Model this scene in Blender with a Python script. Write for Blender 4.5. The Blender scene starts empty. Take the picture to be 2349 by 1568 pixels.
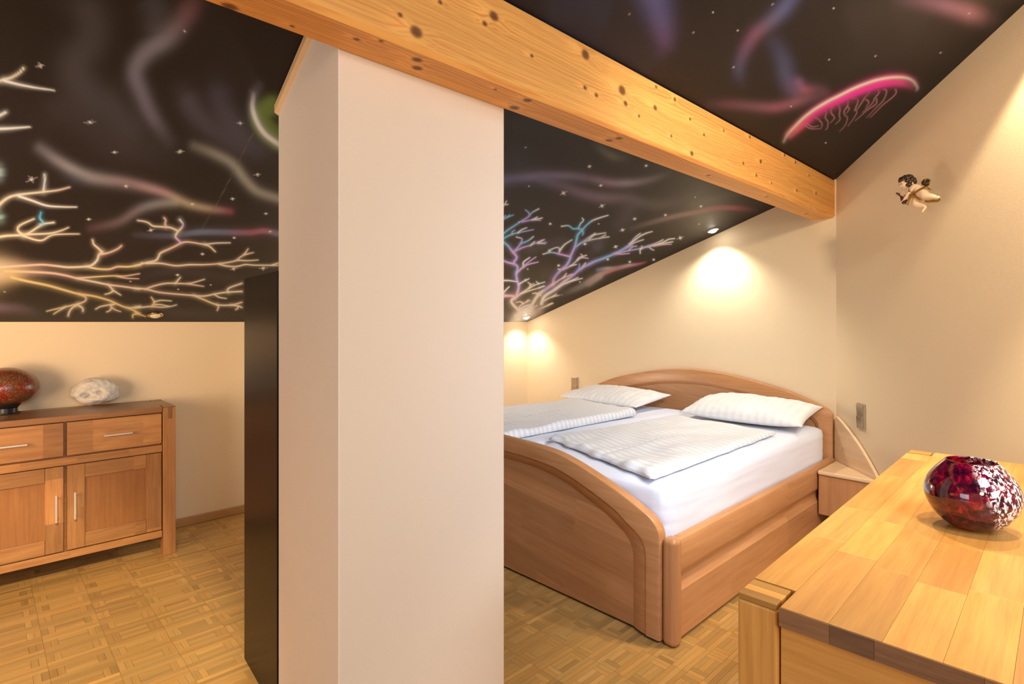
import bpy, bmesh, math, random
import numpy as np
from mathutils import Vector, Matrix, noise as mnoise

scene = bpy.context.scene
C = scene.collection
R = math.radians
rnd = random.Random(7)

# ------------------------------------------------------------------ camera, world, lights, exposure
F, H, CX, HV = 1280.0, 1.3, 1174.5, 738.0        # focal length (px), eye height, principal column, horizon row
SA, CA = 0.6921, 0.7218                          # heading of the camera in the room
cam_d = bpy.data.cameras.new('camera')
cam = bpy.data.objects.new('camera', cam_d); C.objects.link(cam)
cam.location = (0, 0, H); cam.rotation_euler = (R(90), 0, -math.atan2(SA, CA))
cam_d.sensor_width = 36; cam_d.lens = F / 2349 * 36
cam_d.shift_y = -46 / 2349; cam_d.clip_start = 0.02
scene.camera = cam

world = bpy.data.worlds.new('world'); scene.world = world; world.use_nodes = True
world.node_tree.nodes['Background'].inputs[0].default_value = (0.75, 0.85, 1, 1)
world.node_tree.nodes['Background'].inputs[1].default_value = 0.25

scene.view_settings.view_transform = 'Standard'
scene.view_settings.look = 'None'
scene.view_settings.exposure = 0.0
scene.view_settings.gamma = 1.0
scene.view_settings.use_curve_mapping = False
scene.cycles.use_denoising = True
scene.cycles.max_bounces = 10
scene.cycles.sample_clamp_indirect = 4.0

def area(name, loc, target, sx, sy, power, col):
    d = bpy.data.lights.new(name, 'AREA'); d.shape = 'RECTANGLE'; d.size = sx; d.size_y = sy
    d.energy = power; d.color = col
    o = bpy.data.objects.new(name, d); C.objects.link(o); o.location = loc
    o.rotation_euler = (Vector(target) - Vector(loc)).to_track_quat('-Z', 'Y').to_euler()
    return o
def spot(name, loc, target, power, ang, blend, col, rad=0.03):
    d = bpy.data.lights.new(name, 'SPOT'); d.spot_size = R(ang); d.spot_blend = blend
    d.energy = power; d.color = col; d.shadow_soft_size = rad
    o = bpy.data.objects.new(name, d); C.objects.link(o); o.location = loc
    o.rotation_euler = (Vector(target) - Vector(loc)).to_track_quat('-Z', 'Y').to_euler()
    return o
COOL = (0.80, 0.87, 1.0); WARM = (1.0, 0.77, 0.46); WARM2 = (1.0, 0.57, 0.22)
# daylight through the two windows behind the camera
area('window_light_rear', (0.3, -2.9, 2.1), (1.3, 1.3, 0.8), 1.7, 1.1, 110, COOL)
area('window_light_gable', (-2.38, 0.9, 1.35), (2.0, 1.4, 0.8), 1.5, 1.2, 30, COOL)
# unseen fill lights added for brightness, and the ceiling spots out of the frame
def point(name, loc, power, col, rad):
    d = bpy.data.lights.new(name, 'POINT'); d.energy = power; d.color = col; d.shadow_soft_size = rad
    o = bpy.data.objects.new(name, d); C.objects.link(o); o.location = loc
point('fill_point_rear', (-0.4, -1.0, 1.9), 36, (1.0, 0.80, 0.56), 0.22)  # warm ambient fill added behind the camera, no pendant hangs here
spot('fill_spot_left', (-1.0, 2.6, 1.12), (0.55, 4.0, 1.28), 96, 94, 0.55, WARM2, 0.45)  # added unseen spot, brightens the left wall and misses the pillar
spot('fill_uplight_left', (-0.9, 2.0, 0.9), (-0.25, 2.75, 1.75), 62, 118, 0.9, (1.0, 0.80, 0.58), 0.2)  # added unseen uplight that lifts the left part of the mural
point('fill_point_pillar', (2.3, 3.55, 0.95), 24, (1.0, 0.88, 0.74), 0.15)  # invented light hidden behind the pillar, lifts the ceiling near the bed
point('fill_point_left', (-1.2, 2.5, 1.15), 5, WARM2, 0.3)  # weak warm fill added for the left end, no floor lamp
spot('spot_light_high', (-0.3, 0.45, 2.42), (-0.5, 2.35, 0), 520, 54, 0.4, WARM, 0.03)
spot('fill_spot_bed', (1.6, -0.6, 2.4), (4.0, 2.5, 0.9), 125, 88, 0.6, (1.0, 0.86, 0.64), 0.10)  # added spot, aimed past the pillar to brighten bed and gable wall
cool_fill = area('cool_fill_bed', (0.8, -0.7, 2.62), (2.75, 1.85, 0.45), 0.8, 0.9, 12.5, (0.62, 0.76, 1.0)); cool_fill.data.spread = R(62)  # narrow cool fill added for the bedding, the ceiling is closed here
spot('spot_light_bedside', (2.35, 0.75, 2.3), (2.05, 0.1, 0), 78, 84, 0.6, (1.0, 0.80, 0.53), 0.03)
spot('spot_light_table', (1.5, 0.0, 2.55), (1.55, -0.05, 0), 88, 62, 0.6, WARM, 0.03)
spot('spot_light_wall', (2.719, 0.095, 2.55), (2.70, 0.08, 0), 76, 98, 0.25, (1.0, 0.82, 0.56), 0.03)
LAMPS = [((3.934, 1.953), 44), ((3.91, 3.874), 17)]

# ------------------------------------------------------------------ projection helpers (photo pixel -> point of the room)
def ray(u, v):
    X = (u - CX) / F; Z = -(v - HV) / F
    return Vector((X * CA + SA, -X * SA + CA, Z))
CAMP = Vector((0, 0, H))
def on_z(u, v, z): r = ray(u, v); return CAMP + r * ((z - H) / r.z)
def on_x(u, v, x): r = ray(u, v); return CAMP + r * (x / r.x)
def on_y(u, v, y): r = ray(u, v); return CAMP + r * (y / r.y)
M_SL, Y_KN, Z_KN = 0.3297, 4.019, 1.3
def ceil_z(y): return Z_KN + M_SL * (Y_KN - y)
XA = 4.073                                        # the gable wall behind the bed
B0, B1 = Vector((4.073, 1.171)), Vector((3.004, 0.1925))   # the slanted wall
BD = (B1 - B0).normalized(); BN = Vector((BD.y, -BD.x))    # along it, towards the camera; BN fixed below
if BN.dot(Vector((-1, 1))) < 0: BN = -BN
def on_b(u, v):
    r = ray(u, v); n = Vector((-BD.y, BD.x)); t = n.dot(B0) / n.dot(Vector((r.x, r.y)))
    return CAMP + r * t
def lin(c):
    return tuple(((x / 255) / 12.92 if x / 255 <= 0.04045 else ((x / 255 + 0.055) / 1.055) ** 2.4) for x in c)

# ------------------------------------------------------------------ materials
class NT:
    def __init__(s, name):
        s.m = bpy.data.materials.new(name); s.m.use_nodes = True
        s.t = s.m.node_tree; s.b = s.t.nodes['Principled BSDF']
    def n(s, typ, ins=None, **kw):
        nd = s.t.nodes.new(typ)
        for k, v in kw.items(): setattr(nd, k, v)
        if ins:
            for k, v in ins.items():
                if isinstance(v, bpy.types.NodeSocket): s.t.links.new(v, nd.inputs[k])
                else: nd.inputs[k].default_value = v
        return nd
    def set(s, **kw):
        for k, v in kw.items():
            k = k.replace('_', ' ')
            if isinstance(v, bpy.types.NodeSocket): s.t.links.new(v, s.b.inputs[k])
            else: s.b.inputs[k].default_value = v
    def math(s, op, a, b=0.0, c=0.0):
        nd = s.n('ShaderNodeMath', {0: a, 1: b, 2: c}, operation=op); return nd.outputs[0]
    def mix(s, f, a, b, blend='MIX'):
        nd = s.n('ShaderNodeMix', data_type='RGBA', blend_type=blend)
        for i, v in ((0, f), (6, a), (7, b)):
            if isinstance(v, bpy.types.NodeSocket): s.t.links.new(v, nd.inputs[i])
            else: nd.inputs[i].default_value = v if i == 0 else (tuple(v) + (1,))[:4]
        return nd.outputs[2]
    def ramp(s, f, stops):
        nd = s.n('ShaderNodeValToRGB', {0: f}); e = nd.color_ramp.elements
        while len(e) < len(stops): e.new(0.5)
        for q, (p, c) in zip(e, stops): q.position = p; q.color = (c, c, c, 1) if not hasattr(c, '__len__') else tuple(c) + (1,)
        return nd.outputs[0]
    def noise(s, vec, scale, detail=3, rough=0.5, dist=0.0):
        return s.n('ShaderNodeTexNoise', {'Vector': vec, 'Scale': scale, 'Detail': detail, 'Roughness': rough, 'Distortion': dist}).outputs[0]
    def scale(s, vec, xyz):
        return s.n('ShaderNodeVectorMath', {0: vec, 1: xyz}, operation='MULTIPLY').outputs[0]
    def vadd(s, a, b): return s.n('ShaderNodeVectorMath', {0: a, 1: b}, operation='ADD').outputs[0]
    def bump(s, h, strength, dist=0.002):
        nd = s.n('ShaderNodeBump', {'Height': h, 'Strength': strength, 'Distance': dist}); s.t.links.new(nd.outputs[0], s.b.inputs['Normal'])

def plain(name, col, rough=0.5, metal=0.0, **kw):
    q = NT(name); q.set(Base_Color=tuple(col) + (1,), Roughness=rough, Metallic=metal, **kw); return q.m

def wood(name, light, dark, rough=0.35, grain=1.0, stave=None, tint=False, rings=0.5, contrast=1.0, flecks=0.15, bump=0.12):
    """grain runs along x of the 'gc' attribute; every object gets its own piece of wood"""
    q = NT(name)
    gc = q.n('ShaderNodeAttribute', attribute_name='gc').outputs['Vector']
    oi = q.n('ShaderNodeObjectInfo')
    off = q.scale(q.n('ShaderNodeCombineXYZ', {0: oi.outputs['Random'], 1: oi.outputs['Random'], 2: oi.outputs['Random']}).outputs[0], (37.3, 11.7, 5.1))
    v = q.vadd(gc, off)
    mul = None
    if stave:
        l, w, amt = stave
        sp = q.n('ShaderNodeSeparateXYZ', {0: gc})
        row = q.math('FLOOR', q.math('DIVIDE', sp.outputs[1], w))
        r1 = q.n('ShaderNodeTexWhiteNoise', {'Vector': q.n('ShaderNodeCombineXYZ', {0: row, 1: oi.outputs['Random']}).outputs[0]}, noise_dimensions='3D').outputs['Value']
        colm = q.math('FLOOR', q.math('ADD', q.math('DIVIDE', sp.outputs[0], l), q.math('MULTIPLY', r1, 7.0)))
        w2 = q.n('ShaderNodeTexWhiteNoise', {'Vector': q.n('ShaderNodeCombineXYZ', {0: row, 1: colm, 2: oi.outputs['Random']}).outputs[0]}, noise_dimensions='3D')
        mul = q.math('MULTIPLY_ADD', w2.outputs['Value'], amt, 1 - amt * 0.55)
        v = q.vadd(v, q.scale(w2.outputs['Color'], (9, 9, 9)))
    big = q.noise(q.scale(v, (1.1 * grain, 7 * grain, 7 * grain)), 1.0, 2, 0.5)
    ring = q.math('PINGPONG', q.math('MULTIPLY', big, 14.0), 1.0)
    streak = q.noise(q.scale(v, (2.2 * grain, 55 * grain, 55 * grain)), 1.0, 4, 0.6, 0.3)
    fine = q.noise(q.scale(v, (14 * grain, 330 * grain, 330 * grain)), 1.0, 2, 0.5)
    f = q.math('ADD', q.math('MULTIPLY', ring, 0.35 * rings), q.math('MULTIPLY', streak, 0.9))
    f = q.math('ADD', f, q.math('MULTIPLY', q.math('SUBTRACT', fine, 0.5), flecks * 3))
    f = q.math('MULTIPLY_ADD', q.math('SUBTRACT', f, 0.52), 1.5 * contrast, 0.5)
    f = q.n('ShaderNodeClamp', {0: f}).outputs[0]
    col = q.mix(f, light, dark)
    col = q.mix(1.0, col, oi.outputs['Color'], 'MULTIPLY')
    if mul is not None:
        col = q.mix(1.0, col, q.n('ShaderNodeCombineColor', {0: mul, 1: mul, 2: mul}).outputs[0], 'MULTIPLY')
    if tint:
        col = q.mix(1.0, col, q.n('ShaderNodeAttribute', attribute_name='tint').outputs['Color'], 'MULTIPLY')
    q.set(Base_Color=col, Roughness=q.math('MULTIPLY_ADD', streak, 0.15, rough - 0.07))
    q.bump(fine, bump, 0.001)
    return q.m

def plaster(name, col, sc=190, st=0.2):
    q = NT(name)
    co = q.n('ShaderNodeTexCoord').outputs['Object']
    a = q.noise(co, sc, 3, 0.6); b = q.noise(co, 1.3, 2)
    c = q.mix(q.math('MULTIPLY', b, 0.5), col, tuple(x * 0.94 for x in col))
    q.set(Base_Color=c, Roughness=0.85)
    q.b.inputs['Specular IOR Level'].default_value = 0.2
    q.bump(a, st, 0.003); return q.m

WALLC = (0.81, 0.655, 0.435)
M = {}
M['wall'] = plaster('wallpaper', WALLC)
M['pillar'] = plaster('pillar_wallpaper', (0.82, 0.70, 0.55), 230, 0.25)
M['beech'] = wood('beech', (0.61, 0.315, 0.14), (0.40, 0.175, 0.065), 0.30, 0.8, rings=0.45, contrast=0.8)
M['beech_stave'] = wood('beech_glued', (0.61, 0.315, 0.14), (0.42, 0.188, 0.072), 0.30, 0.8, stave=(0.7, 0.09, 0.22), contrast=0.8)
M['beech_light'] = wood('beech_light', (0.82, 0.60, 0.37), (0.70, 0.46, 0.25), 0.28, 0.8, stave=(0.6, 0.085, 0.15), contrast=0.7)
M['oak'] = wood('oak_glued', (0.52, 0.265, 0.095), (0.30, 0.13, 0.04), 0.38, 1.0, stave=(0.22, 0.032, 0.42))
M['oak_top'] = wood('oak_dark', (0.34, 0.17, 0.07), (0.20, 0.09, 0.035), 0.33, 1.0, stave=(0.4, 0.05, 0.35))
M['oak_plain'] = wood('oak_solid', (0.52, 0.265, 0.095), (0.30, 0.125, 0.04), 0.38, 1.0, contrast=0.9)
M['oak_panel'] = wood('oak_veneer', (0.37, 0.165, 0.05), (0.24, 0.095, 0.028), 0.38, 1.3, rings=0.25)
M['oak_bright'] = wood('oak_oiled', (0.66, 0.345, 0.085), (0.46, 0.20, 0.038), 0.33, 1.0, rings=0.6)
M['oak_end'] = wood('oak_end_grain', (0.30, 0.15, 0.06), (0.17, 0.075, 0.03), 0.5, 3.0)
M['parquet'] = wood('parquet_oak', (0.55, 0.335, 0.115), (0.38, 0.205, 0.06), 0.32, 1.0, tint=True, rings=0.3, contrast=0.8)
M['base'] = wood('baseboard_wood', (0.52, 0.30, 0.12), (0.38, 0.2, 0.075), 0.4)
M['subfloor'] = plain('subfloor', (0.10, 0.055, 0.02), 0.8)
M['black'] = None
M['steel'] = plain('brushed_steel', (0.80, 0.76, 0.68), 0.42, 0.75)
M['nickel'] = plain('champagne_metal', (0.50, 0.42, 0.30), 0.35, 0.8)
M['blackplastic'] = plain('black_plastic', (0.012, 0.012, 0.014), 0.3)
M['gold'] = plain('old_gold', (0.42, 0.26, 0.06), 0.35, 0.85)
M['brass'] = plain('brass_ring', (0.45, 0.30, 0.12), 0.3, 1.0)
M['skin'] = plain('painted_skin', (0.80, 0.58, 0.36), 0.35)
M['hair'] = plain('painted_hair', (0.035, 0.018, 0.01), 0.35)
M['lute'] = plain('lute_wood', (0.07, 0.018, 0.012), 0.3)
M['eye'] = plain('painted_eye', (0.05, 0.035, 0.02), 0.4)
M['lips'] = plain('painted_lips', (0.6, 0.2, 0.14), 0.4)
M['white'] = plain('white_paint', (0.8, 0.8, 0.8), 0.4)
q = NT('black_lacquer'); co = q.n('ShaderNodeTexCoord').outputs['Object']
nz = q.noise(q.scale(co, (300, 300, 90)), 1.0, 2)
q.set(Base_Color=(0.008, 0.007, 0.008, 1), Roughness=0.3); q.b.inputs['Specular IOR Level'].default_value = 0.14; q.bump(nz, 0.25, 0.001); M['black'] = q.m
q = NT('lamp_glow'); q.set(Base_Color=(1, 1, 1, 1), Emission_Color=(1.0, 0.95, 0.85, 1), Emission_Strength=40.0); M['glow'] = q.m
q = NT('unlit_bulb'); q.set(Base_Color=(0.75, 0.68, 0.5, 1), Roughness=0.15); M['bulb_off'] = q.m
# bedding
def cloth(name, col, col2, period=None):
    q = NT(name)
    gc = q.n('ShaderNodeAttribute', attribute_name='gc').outputs['Vector']
    a = q.noise(q.scale(gc, (400, 400, 400)), 1.0, 2)
    c = tuple(col) + (1,)
    if period:
        sp = q.n('ShaderNodeSeparateXYZ', {0: gc})
        w = q.math('PINGPONG', q.math('DIVIDE', sp.outputs[0], period / 2), 1.0)
        w = q.ramp(w, [(0.44, 0.0), (0.56, 1.0)])
        c = q.mix(w, col, col2)
        q.set(Roughness=q.math('MULTIPLY_ADD', w, -0.25, 0.75))
    else: q.set(Roughness=0.8)
    q.set(Base_Color=c); q.b.inputs['Sheen Weight'].default_value = 0.15
    q.bump(a, 0.08, 0.001); return q.m
M['sheet'] = cloth('white_sheet', (0.76, 0.80, 0.92), None)
M['duvet'] = cloth('striped_damask', (0.79, 0.81, 0.84), (0.67, 0.71, 0.76), 0.044)
M['pillowcase'] = cloth('striped_pillowcase', (0.81, 0.82, 0.82), (0.755, 0.77, 0.785), 0.05)

# ------------------------------------------------------------------ mesh helpers
class MB:
    def __init__(s): s.v = []; s.f = []; s.g = []
    def add(s, vs, fs, gcs=None):
        o = len(s.v); s.v += [tuple(p) for p in vs]; s.f += [tuple(i + o for i in f) for f in fs]
        s.g += [tuple(p) for p in (gcs if gcs is not None else vs)]
    def box(s, a, b, ax='x', mat=None):
        (x0, y0, z0), (x1, y1, z1) = a, b
        vs = [(x, y, z) for x in (x0, x1) for y in (y0, y1) for z in (z0, z1)]
        fs = [(0, 1, 3, 2), (4, 6, 7, 5), (0, 4, 5, 1), (2, 3, 7, 6), (0, 2, 6, 4), (1, 5, 7, 3)]
        s.add([mat @ Vector(p) for p in vs] if mat else vs, fs, [perm(p, ax) for p in vs]); return s
    def prism(s, poly, z0, z1, ax='x'):
        """vertical prism; z0/z1 numbers or functions of (x,y)"""
        n = len(poly); g = lambda z, p: z(*p) if callable(z) else z
        vs = [(p[0], p[1], g(z0, p)) for p in poly] + [(p[0], p[1], g(z1, p)) for p in poly]
        fs = [tuple(range(n))[::-1], tuple(range(n, 2 * n))] + [(i, (i + 1) % n, n + (i + 1) % n, n + i) for i in range(n)]
        s.add(vs, fs, [perm(p, ax) for p in vs]); return s
    def extrude_x(s, prof, x0, x1, ax='x'):
        n = len(prof)
        vs = [(x0, p[0], p[1]) for p in prof] + [(x1, p[0], p[1]) for p in prof]
        fs = [tuple(range(n))[::-1], tuple(range(n, 2 * n))] + [(i, (i + 1) % n, n + (i + 1) % n, n + i) for i in range(n)]
        s.add(vs, fs, [perm(p, ax) for p in vs]); return s
    def tube(s, a, b, r, n=10, r2=None):
        a, b = Vector(a), Vector(b); d = (b - a).normalized()
        p = d.orthogonal().normalized(); t = d.cross(p); r2 = r if r2 is None else r2
        vs = []
        for q, rr in ((a, r), (b, r2)):
            for k in range(n):
                w = 2 * math.pi * k / n; vs.append(q + (p * math.cos(w) + t * math.sin(w)) * rr)
        s.add(vs, [tuple(range(n))[::-1], tuple(range(n, 2 * n))] + [(k, (k + 1) % n, n + (k + 1) % n, n + k) for k in range(n)]); return s
    def lathe(s, prof, n=32, mat=None, close=False):
        vs = []; fs = []
        for r, z in prof:
            for k in range(n):
                w = 2 * math.pi * k / n; p = Vector((r * math.cos(w), r * math.sin(w), z)); vs.append(p)
        m = len(prof)
        for i in range(m - 1 + (1 if close else 0)):
            j = (i + 1) % m
            for k in range(n): fs.append((i * n + k, i * n + (k + 1) % n, j * n + (k + 1) % n, j * n + k))
        if not close:
            fs.append(tuple(range(n))[::-1]); fs.append(tuple(range((m - 1) * n, m * n)))
        s.add([mat @ p for p in vs] if mat else vs, fs, vs); return s
    def ball(s, c, rad, n=10, m=7):
        if not hasattr(rad, '__len__'): rad = (rad,) * 3
        vs = [(c[0], c[1], c[2] - rad[2])]
        for i in range(1, m):
            a = -math.pi / 2 + math.pi * i / m
            for k in range(n):
                w = 2 * math.pi * k / n
                vs.append((c[0] + rad[0] * math.cos(a) * math.cos(w), c[1] + rad[1] * math.cos(a) * math.sin(w), c[2] + rad[2] * math.sin(a)))
        vs.append((c[0], c[1], c[2] + rad[2])); fs = []
        for k in range(n):
            fs.append((0, 1 + (k + 1) % n, 1 + k)); fs.append((len(vs) - 1, 1 + (m - 2) * n + k, 1 + (m - 2) * n + (k + 1) % n))
            for i in range(m - 2): fs.append((1 + i * n + k, 1 + i * n + (k + 1) % n, 1 + (i + 1) * n + (k + 1) % n, 1 + (i + 1) * n + k))
        s.add(vs, fs); return s
    def build(s, name, mat, parent=None, bevel=0, seg=2, smooth=False, fix=False, tints=None):
        me = bpy.data.meshes.new(name); me.from_pydata(s.v, [], s.f)
        at = me.attributes.new('gc', 'FLOAT_VECTOR', 'POINT')
        at.data.foreach_set('vector', np.array(s.g, dtype=np.float32).ravel())
        if tints is not None:
            ta = me.attributes.new('tint', 'FLOAT_COLOR', 'POINT'); ta.data.foreach_set('color', np.array(tints, dtype=np.float32).ravel())
        if fix:
            b = bmesh.new(); b.from_mesh(me); bmesh.ops.recalc_face_normals(b, faces=b.faces); b.to_mesh(me); b.free()
        me.materials.append(mat)
        if smooth: me.polygons.foreach_set('use_smooth', [True] * len(me.polygons))
        me.update()
        o = bpy.data.objects.new(name, me); C.objects.link(o)
        if bevel:
            me.polygons.foreach_set('use_smooth', [True] * len(me.polygons))
            md = o.modifiers.new('edge', 'BEVEL'); md.width = bevel; md.segments = seg; md.limit_method = 'ANGLE'; md.angle_limit = R(40); md.harden_normals = True
        if parent: o.parent = parent
        return o
def perm(p, ax): return (p[0], p[1], p[2]) if ax == 'x' else ((p[1], p[2], p[0]) if ax == 'y' else ((p[2], p[1], p[0]) if ax == 'z' else (p[0], p[2], p[1]) if ax == 'xz' else (p[1], p[0], p[2])))
def tag(o, label, cat, group=None):
    o['label'] = label; o['category'] = cat
    if group: o['group'] = group
    return o
def struct(o): o['kind'] = 'structure'; return o
def thing(name, label, cat, loc=(0, 0, 0), rz=0, group=None):
    o = bpy.data.objects.new(name, None); C.objects.link(o); o.location = loc; o.rotation_euler = (0, 0, rz)
    o.empty_display_size = 0.05
    return tag(o, label, cat, group)
def smooth_by_angle(o, deg=35):
    o.data.polygons.foreach_set('use_smooth', [True] * len(o.data.polygons))
    b = bmesh.new(); b.from_mesh(o.data)
    for e in b.edges:
        if len(e.link_faces) == 2 and e.calc_face_angle(0) > R(deg): e.smooth = False
    b.to_mesh(o.data); b.free()
def vnoise(x, y, seed=0):
    xi = np.floor(x); yi = np.floor(y); fx = x - xi; fy = y - yi
    fx = fx * fx * (3 - 2 * fx); fy = fy * fy * (3 - 2 * fy)
    def h(a, b):
        k = np.sin(a * 127.1 + b * 311.7 + seed * 74.7) * 43758.5453; return k - np.floor(k)
    return (h(xi, yi) * (1 - fx) + h(xi + 1, yi) * fx) * (1 - fy) + (h(xi, yi + 1) * (1 - fx) + h(xi + 1, yi + 1) * fx) * fy
def catmull(pts, k=6):
    pts = [np.array(p, float) for p in pts]
    if len(pts) < 3: return np.array(pts)
    P = [2 * pts[0] - pts[1]] + pts + [2 * pts[-1] - pts[-2]]; out = []
    for i in range(1, len(P) - 2):
        a, b, c, d = P[i - 1], P[i], P[i + 1], P[i + 2]
        for j in range(k):
            t = j / k; out.append(0.5 * (2 * b + (c - a) * t + (2 * a - 5 * b + 4 * c - d) * t * t + (3 * b - a - 3 * c + d) * t ** 3))
    out.append(pts[-1]); return np.array(out)
def grid_mesh(name, V, nx, ny, mat, cols=None, flip=False, parent=None):
    """V: (nx*ny,3) array, index i*ny+j"""
    i, j = np.meshgrid(np.arange(nx - 1), np.arange(ny - 1), indexing='ij')
    a = (i * ny + j).ravel(); q = np.stack([a, a + 1, a + ny + 1, a + ny], 1) if flip else np.stack([a, a + ny, a + ny + 1, a + 1], 1)
    me = bpy.data.meshes.new(name); me.vertices.add(len(V)); me.vertices.foreach_set('co', V.astype(np.float32).ravel())
    me.loops.add(q.size); me.loops.foreach_set('vertex_index', q.astype(np.int32).ravel())
    me.polygons.add(len(q)); me.polygons.foreach_set('loop_start', np.arange(0, q.size, 4, dtype=np.int32))
    try: me.polygons.foreach_set('loop_total', np.full(len(q), 4, dtype=np.int32))
    except Exception: pass
    me.update(calc_edges=True)
    if cols is not None:
        c4 = np.ones((len(V), 4), np.float32); c4[:, :3] = cols
        at = me.attributes.new('paint', 'FLOAT_COLOR', 'POINT'); at.data.foreach_set('color', c4.ravel())
    me.materials.append(mat)
    o = bpy.data.objects.new(name, me); C.objects.link(o)
    if parent: o.parent = parent
    return o
def cushion(fn_top, fn_bot, nu, nv):
    """closed sheet: top and bottom surfaces over u,v in [-1,1] sharing their rim"""
    mb = MB(); us = np.linspace(-1, 1, nu); vs = np.linspace(-1, 1, nv); idx = {}
    V = []; G = []; Fc = []
    for i, u in enumerate(us):
        for j, v in enumerate(vs):
            p, g = fn_top(u, v); idx[0, i, j] = len(V); V.append(p); G.append(g)
    for i, u in enumerate(us):
        for j, v in enumerate(vs):
            if i in (0, nu - 1) or j in (0, nv - 1): idx[1, i, j] = idx[0, i, j]
            else: p, g = fn_bot(u, v); idx[1, i, j] = len(V); V.append(p); G.append(g)
    for i in range(nu - 1):
        for j in range(nv - 1):
            Fc.append((idx[0, i, j], idx[0, i + 1, j], idx[0, i + 1, j + 1], idx[0, i, j + 1]))
            Fc.append((idx[1, i, j], idx[1, i, j + 1], idx[1, i + 1, j + 1], idx[1, i + 1, j]))
    mb.add(V, Fc, G); return mb
def N3(p, s): return mnoise.noise(Vector(p) * s)

# ------------------------------------------------------------------ the room shell
XL, YR, XR = -2.5, -3.0, 1.6
YBR = B0.y + BD.y / BD.x * (XR - B0.x)
YRIDGE = -0.5; ZT = ceil_z(YRIDGE)
def wall(name, a, b, tops, mat=None):
    """thin wall from a to b; tops = list of (t, z) along it; built 8 cm thick to the outside (left of a->b is inside)"""
    a, b = Vector(a), Vector(b); d = b - a; nrm = Vector((d.y, -d.x)).normalized() * 0.08
    mb = MB(); n = len(tops); vs = []
    for off in (Vector((0, 0)), nrm):
        vs += [((a + off).x, (a + off).y, 0), ((b + off).x, (b + off).y, 0)]
        for t, z in tops: p = a + d * t + off; vs.append((p.x, p.y, z))
    k = n + 2; f = [tuple(range(k)), tuple(range(k, 2 * k))[::-1]]
    for i in range(k): f.append((i, k + i, k + (i + 1) % k, (i + 1) % k))
    mb.add(vs, f)
    return struct(mb.build(name, mat or M['wall'], fix=True))
def tops_y(y0, y1):
    ys = [y0] + ([YRIDGE] if min(y0, y1) < YRIDGE < max(y0, y1) else []) + [y1]
    return [((y - y0) / (y1 - y0), min(ceil_z(y), ZT)) for y in ys][::-1]
wall('wall_knee', (XA, Y_KN), (XL, Y_KN), [(1, Z_KN), (0, Z_KN)])
wall('wall_gable', (XA, B0.y), (XA, Y_KN), tops_y(B0.y, Y_KN))
wall('wall_slanted', (XR, YBR), (B0.x, B0.y), tops_y(YBR, B0.y))
wall('wall_right', (XR, YR), (XR, YBR), tops_y(YR, YBR))
wall('wall_rear', (XL, YR), (XR, YR), [(1, ZT), (0, ZT)])
wall('wall_left', (XL, Y_KN), (XL, YR), tops_y(Y_KN, YR))
for nm, ax, c0, a0, a1 in (('window_1', 'y', YR + 0.012, -0.6, 1.2), ('window_2', 'x', XL + 0.012, 0.1, 1.7)):
    mb = MB(); z0, z1, w = (1.45, 2.68, 0.06) if ax == 'y' else (0.85, 1.9, 0.06)
    def bx(p, q, e, g):
        if ax == 'y': mb.box((p, c0 - 0.01, e), (q, c0 + 0.03, g))
        else: mb.box((c0 - 0.01, p, e), (c0 + 0.03, q, g))
    bx(a0, a1, z0, z0 + w); bx(a0, a1, z1 - w, z1); bx(a0, a0 + w, z0 + w, z1 - w); bx(a1 - w, a1, z0 + w, z1 - w)
    bx((a0 + a1) / 2 - 0.03, (a0 + a1) / 2 + 0.03, z0 + w, z1 - w)
    struct(mb.build(nm, M['white']))

# baseboards
mb = MB(); mb.box((XL, Y_KN - 0.016, 0), (XA, Y_KN, 0.055)); struct(mb.build('baseboard_knee', M['base'], bevel=0.006))
mb = MB(); mb.box((XA - 0.016, B0.y + 0.01, 0), (XA, Y_KN - 0.017, 0.055), 'y'); struct(mb.build('baseboard_gable', M['base'], bevel=0.006))
mb = MB(); p, e = B0 + BN * 0.0, B0 + BD * 3.2
mb.prism([(p.x, p.y), (p.x + BN.x * .016, p.y + BN.y * .016), (e.x + BN.x * .016, e.y + BN.y * .016), (e.x, e.y)], 0, 0.055, 'x'); struct(mb.build('baseboard_slanted', M['base'], fix=True, bevel=0.006))

# ------------------------------------------------------------------ parquet
mb = MB(); mb.box((XL - .08, YR - .08, -0.06), (XA + .08, Y_KN + .08, -0.009)); floor = struct(mb.build('floor', M['subfloor']))
pieces = []                                        # (cx, cy, half_x, half_y, along)
PX, PY, SW = 0.19, 0.127, 0.0225
x_off, y_off = 0.193, 3.205
i0, i1 = int((-1.3 - x_off) / PX) - 1, int((XA - x_off) / PX) + 2
j0, j1 = int((-1.2 - y_off) / PY) - 1, int((Y_KN - y_off) / PY) + 2
for i in range(i0, i1):
    for j in range(j0, j1):
        ax0 = x_off + i * PX; ay0 = y_off + j * PY
        for k in range(3):                         # long strips from joint to joint
            pieces.append((ax0 + PX / 2, ay0 + (k + .5) * 0.0211, PX / 2, 0.01055, 'x'))
        for k in (0, 1):                           # two short cross pieces at either end
            pieces.append((ax0 + (k + .5) * SW, ay0 + 0.0634 + 0.0318, SW / 2, 0.0318, 'y'))
            pieces.append((ax0 + PX - (k + .5) * SW, ay0 + 0.0634 + 0.0318, SW / 2, 0.0318, 'y'))
        for k in range(3):
            pieces.append((ax0 + PX / 2, ay0 + 0.0634 + (k + .5) * 0.0212, PX / 2 - 2 * SW, 0.0106, 'x'))
def inside(p):
    x, y = p[0], p[1]; hx, hy = p[2], p[3]
    if x + hx > XA - .001 or y + hy > Y_KN - .001 or x - hx < -1.3 or y - hy < -1.2: return False
    n = Vector((x - B0.x, y - B0.y)).dot(BN); return n > -0.02
pieces = [p for p in pieces if inside(p)]
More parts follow.
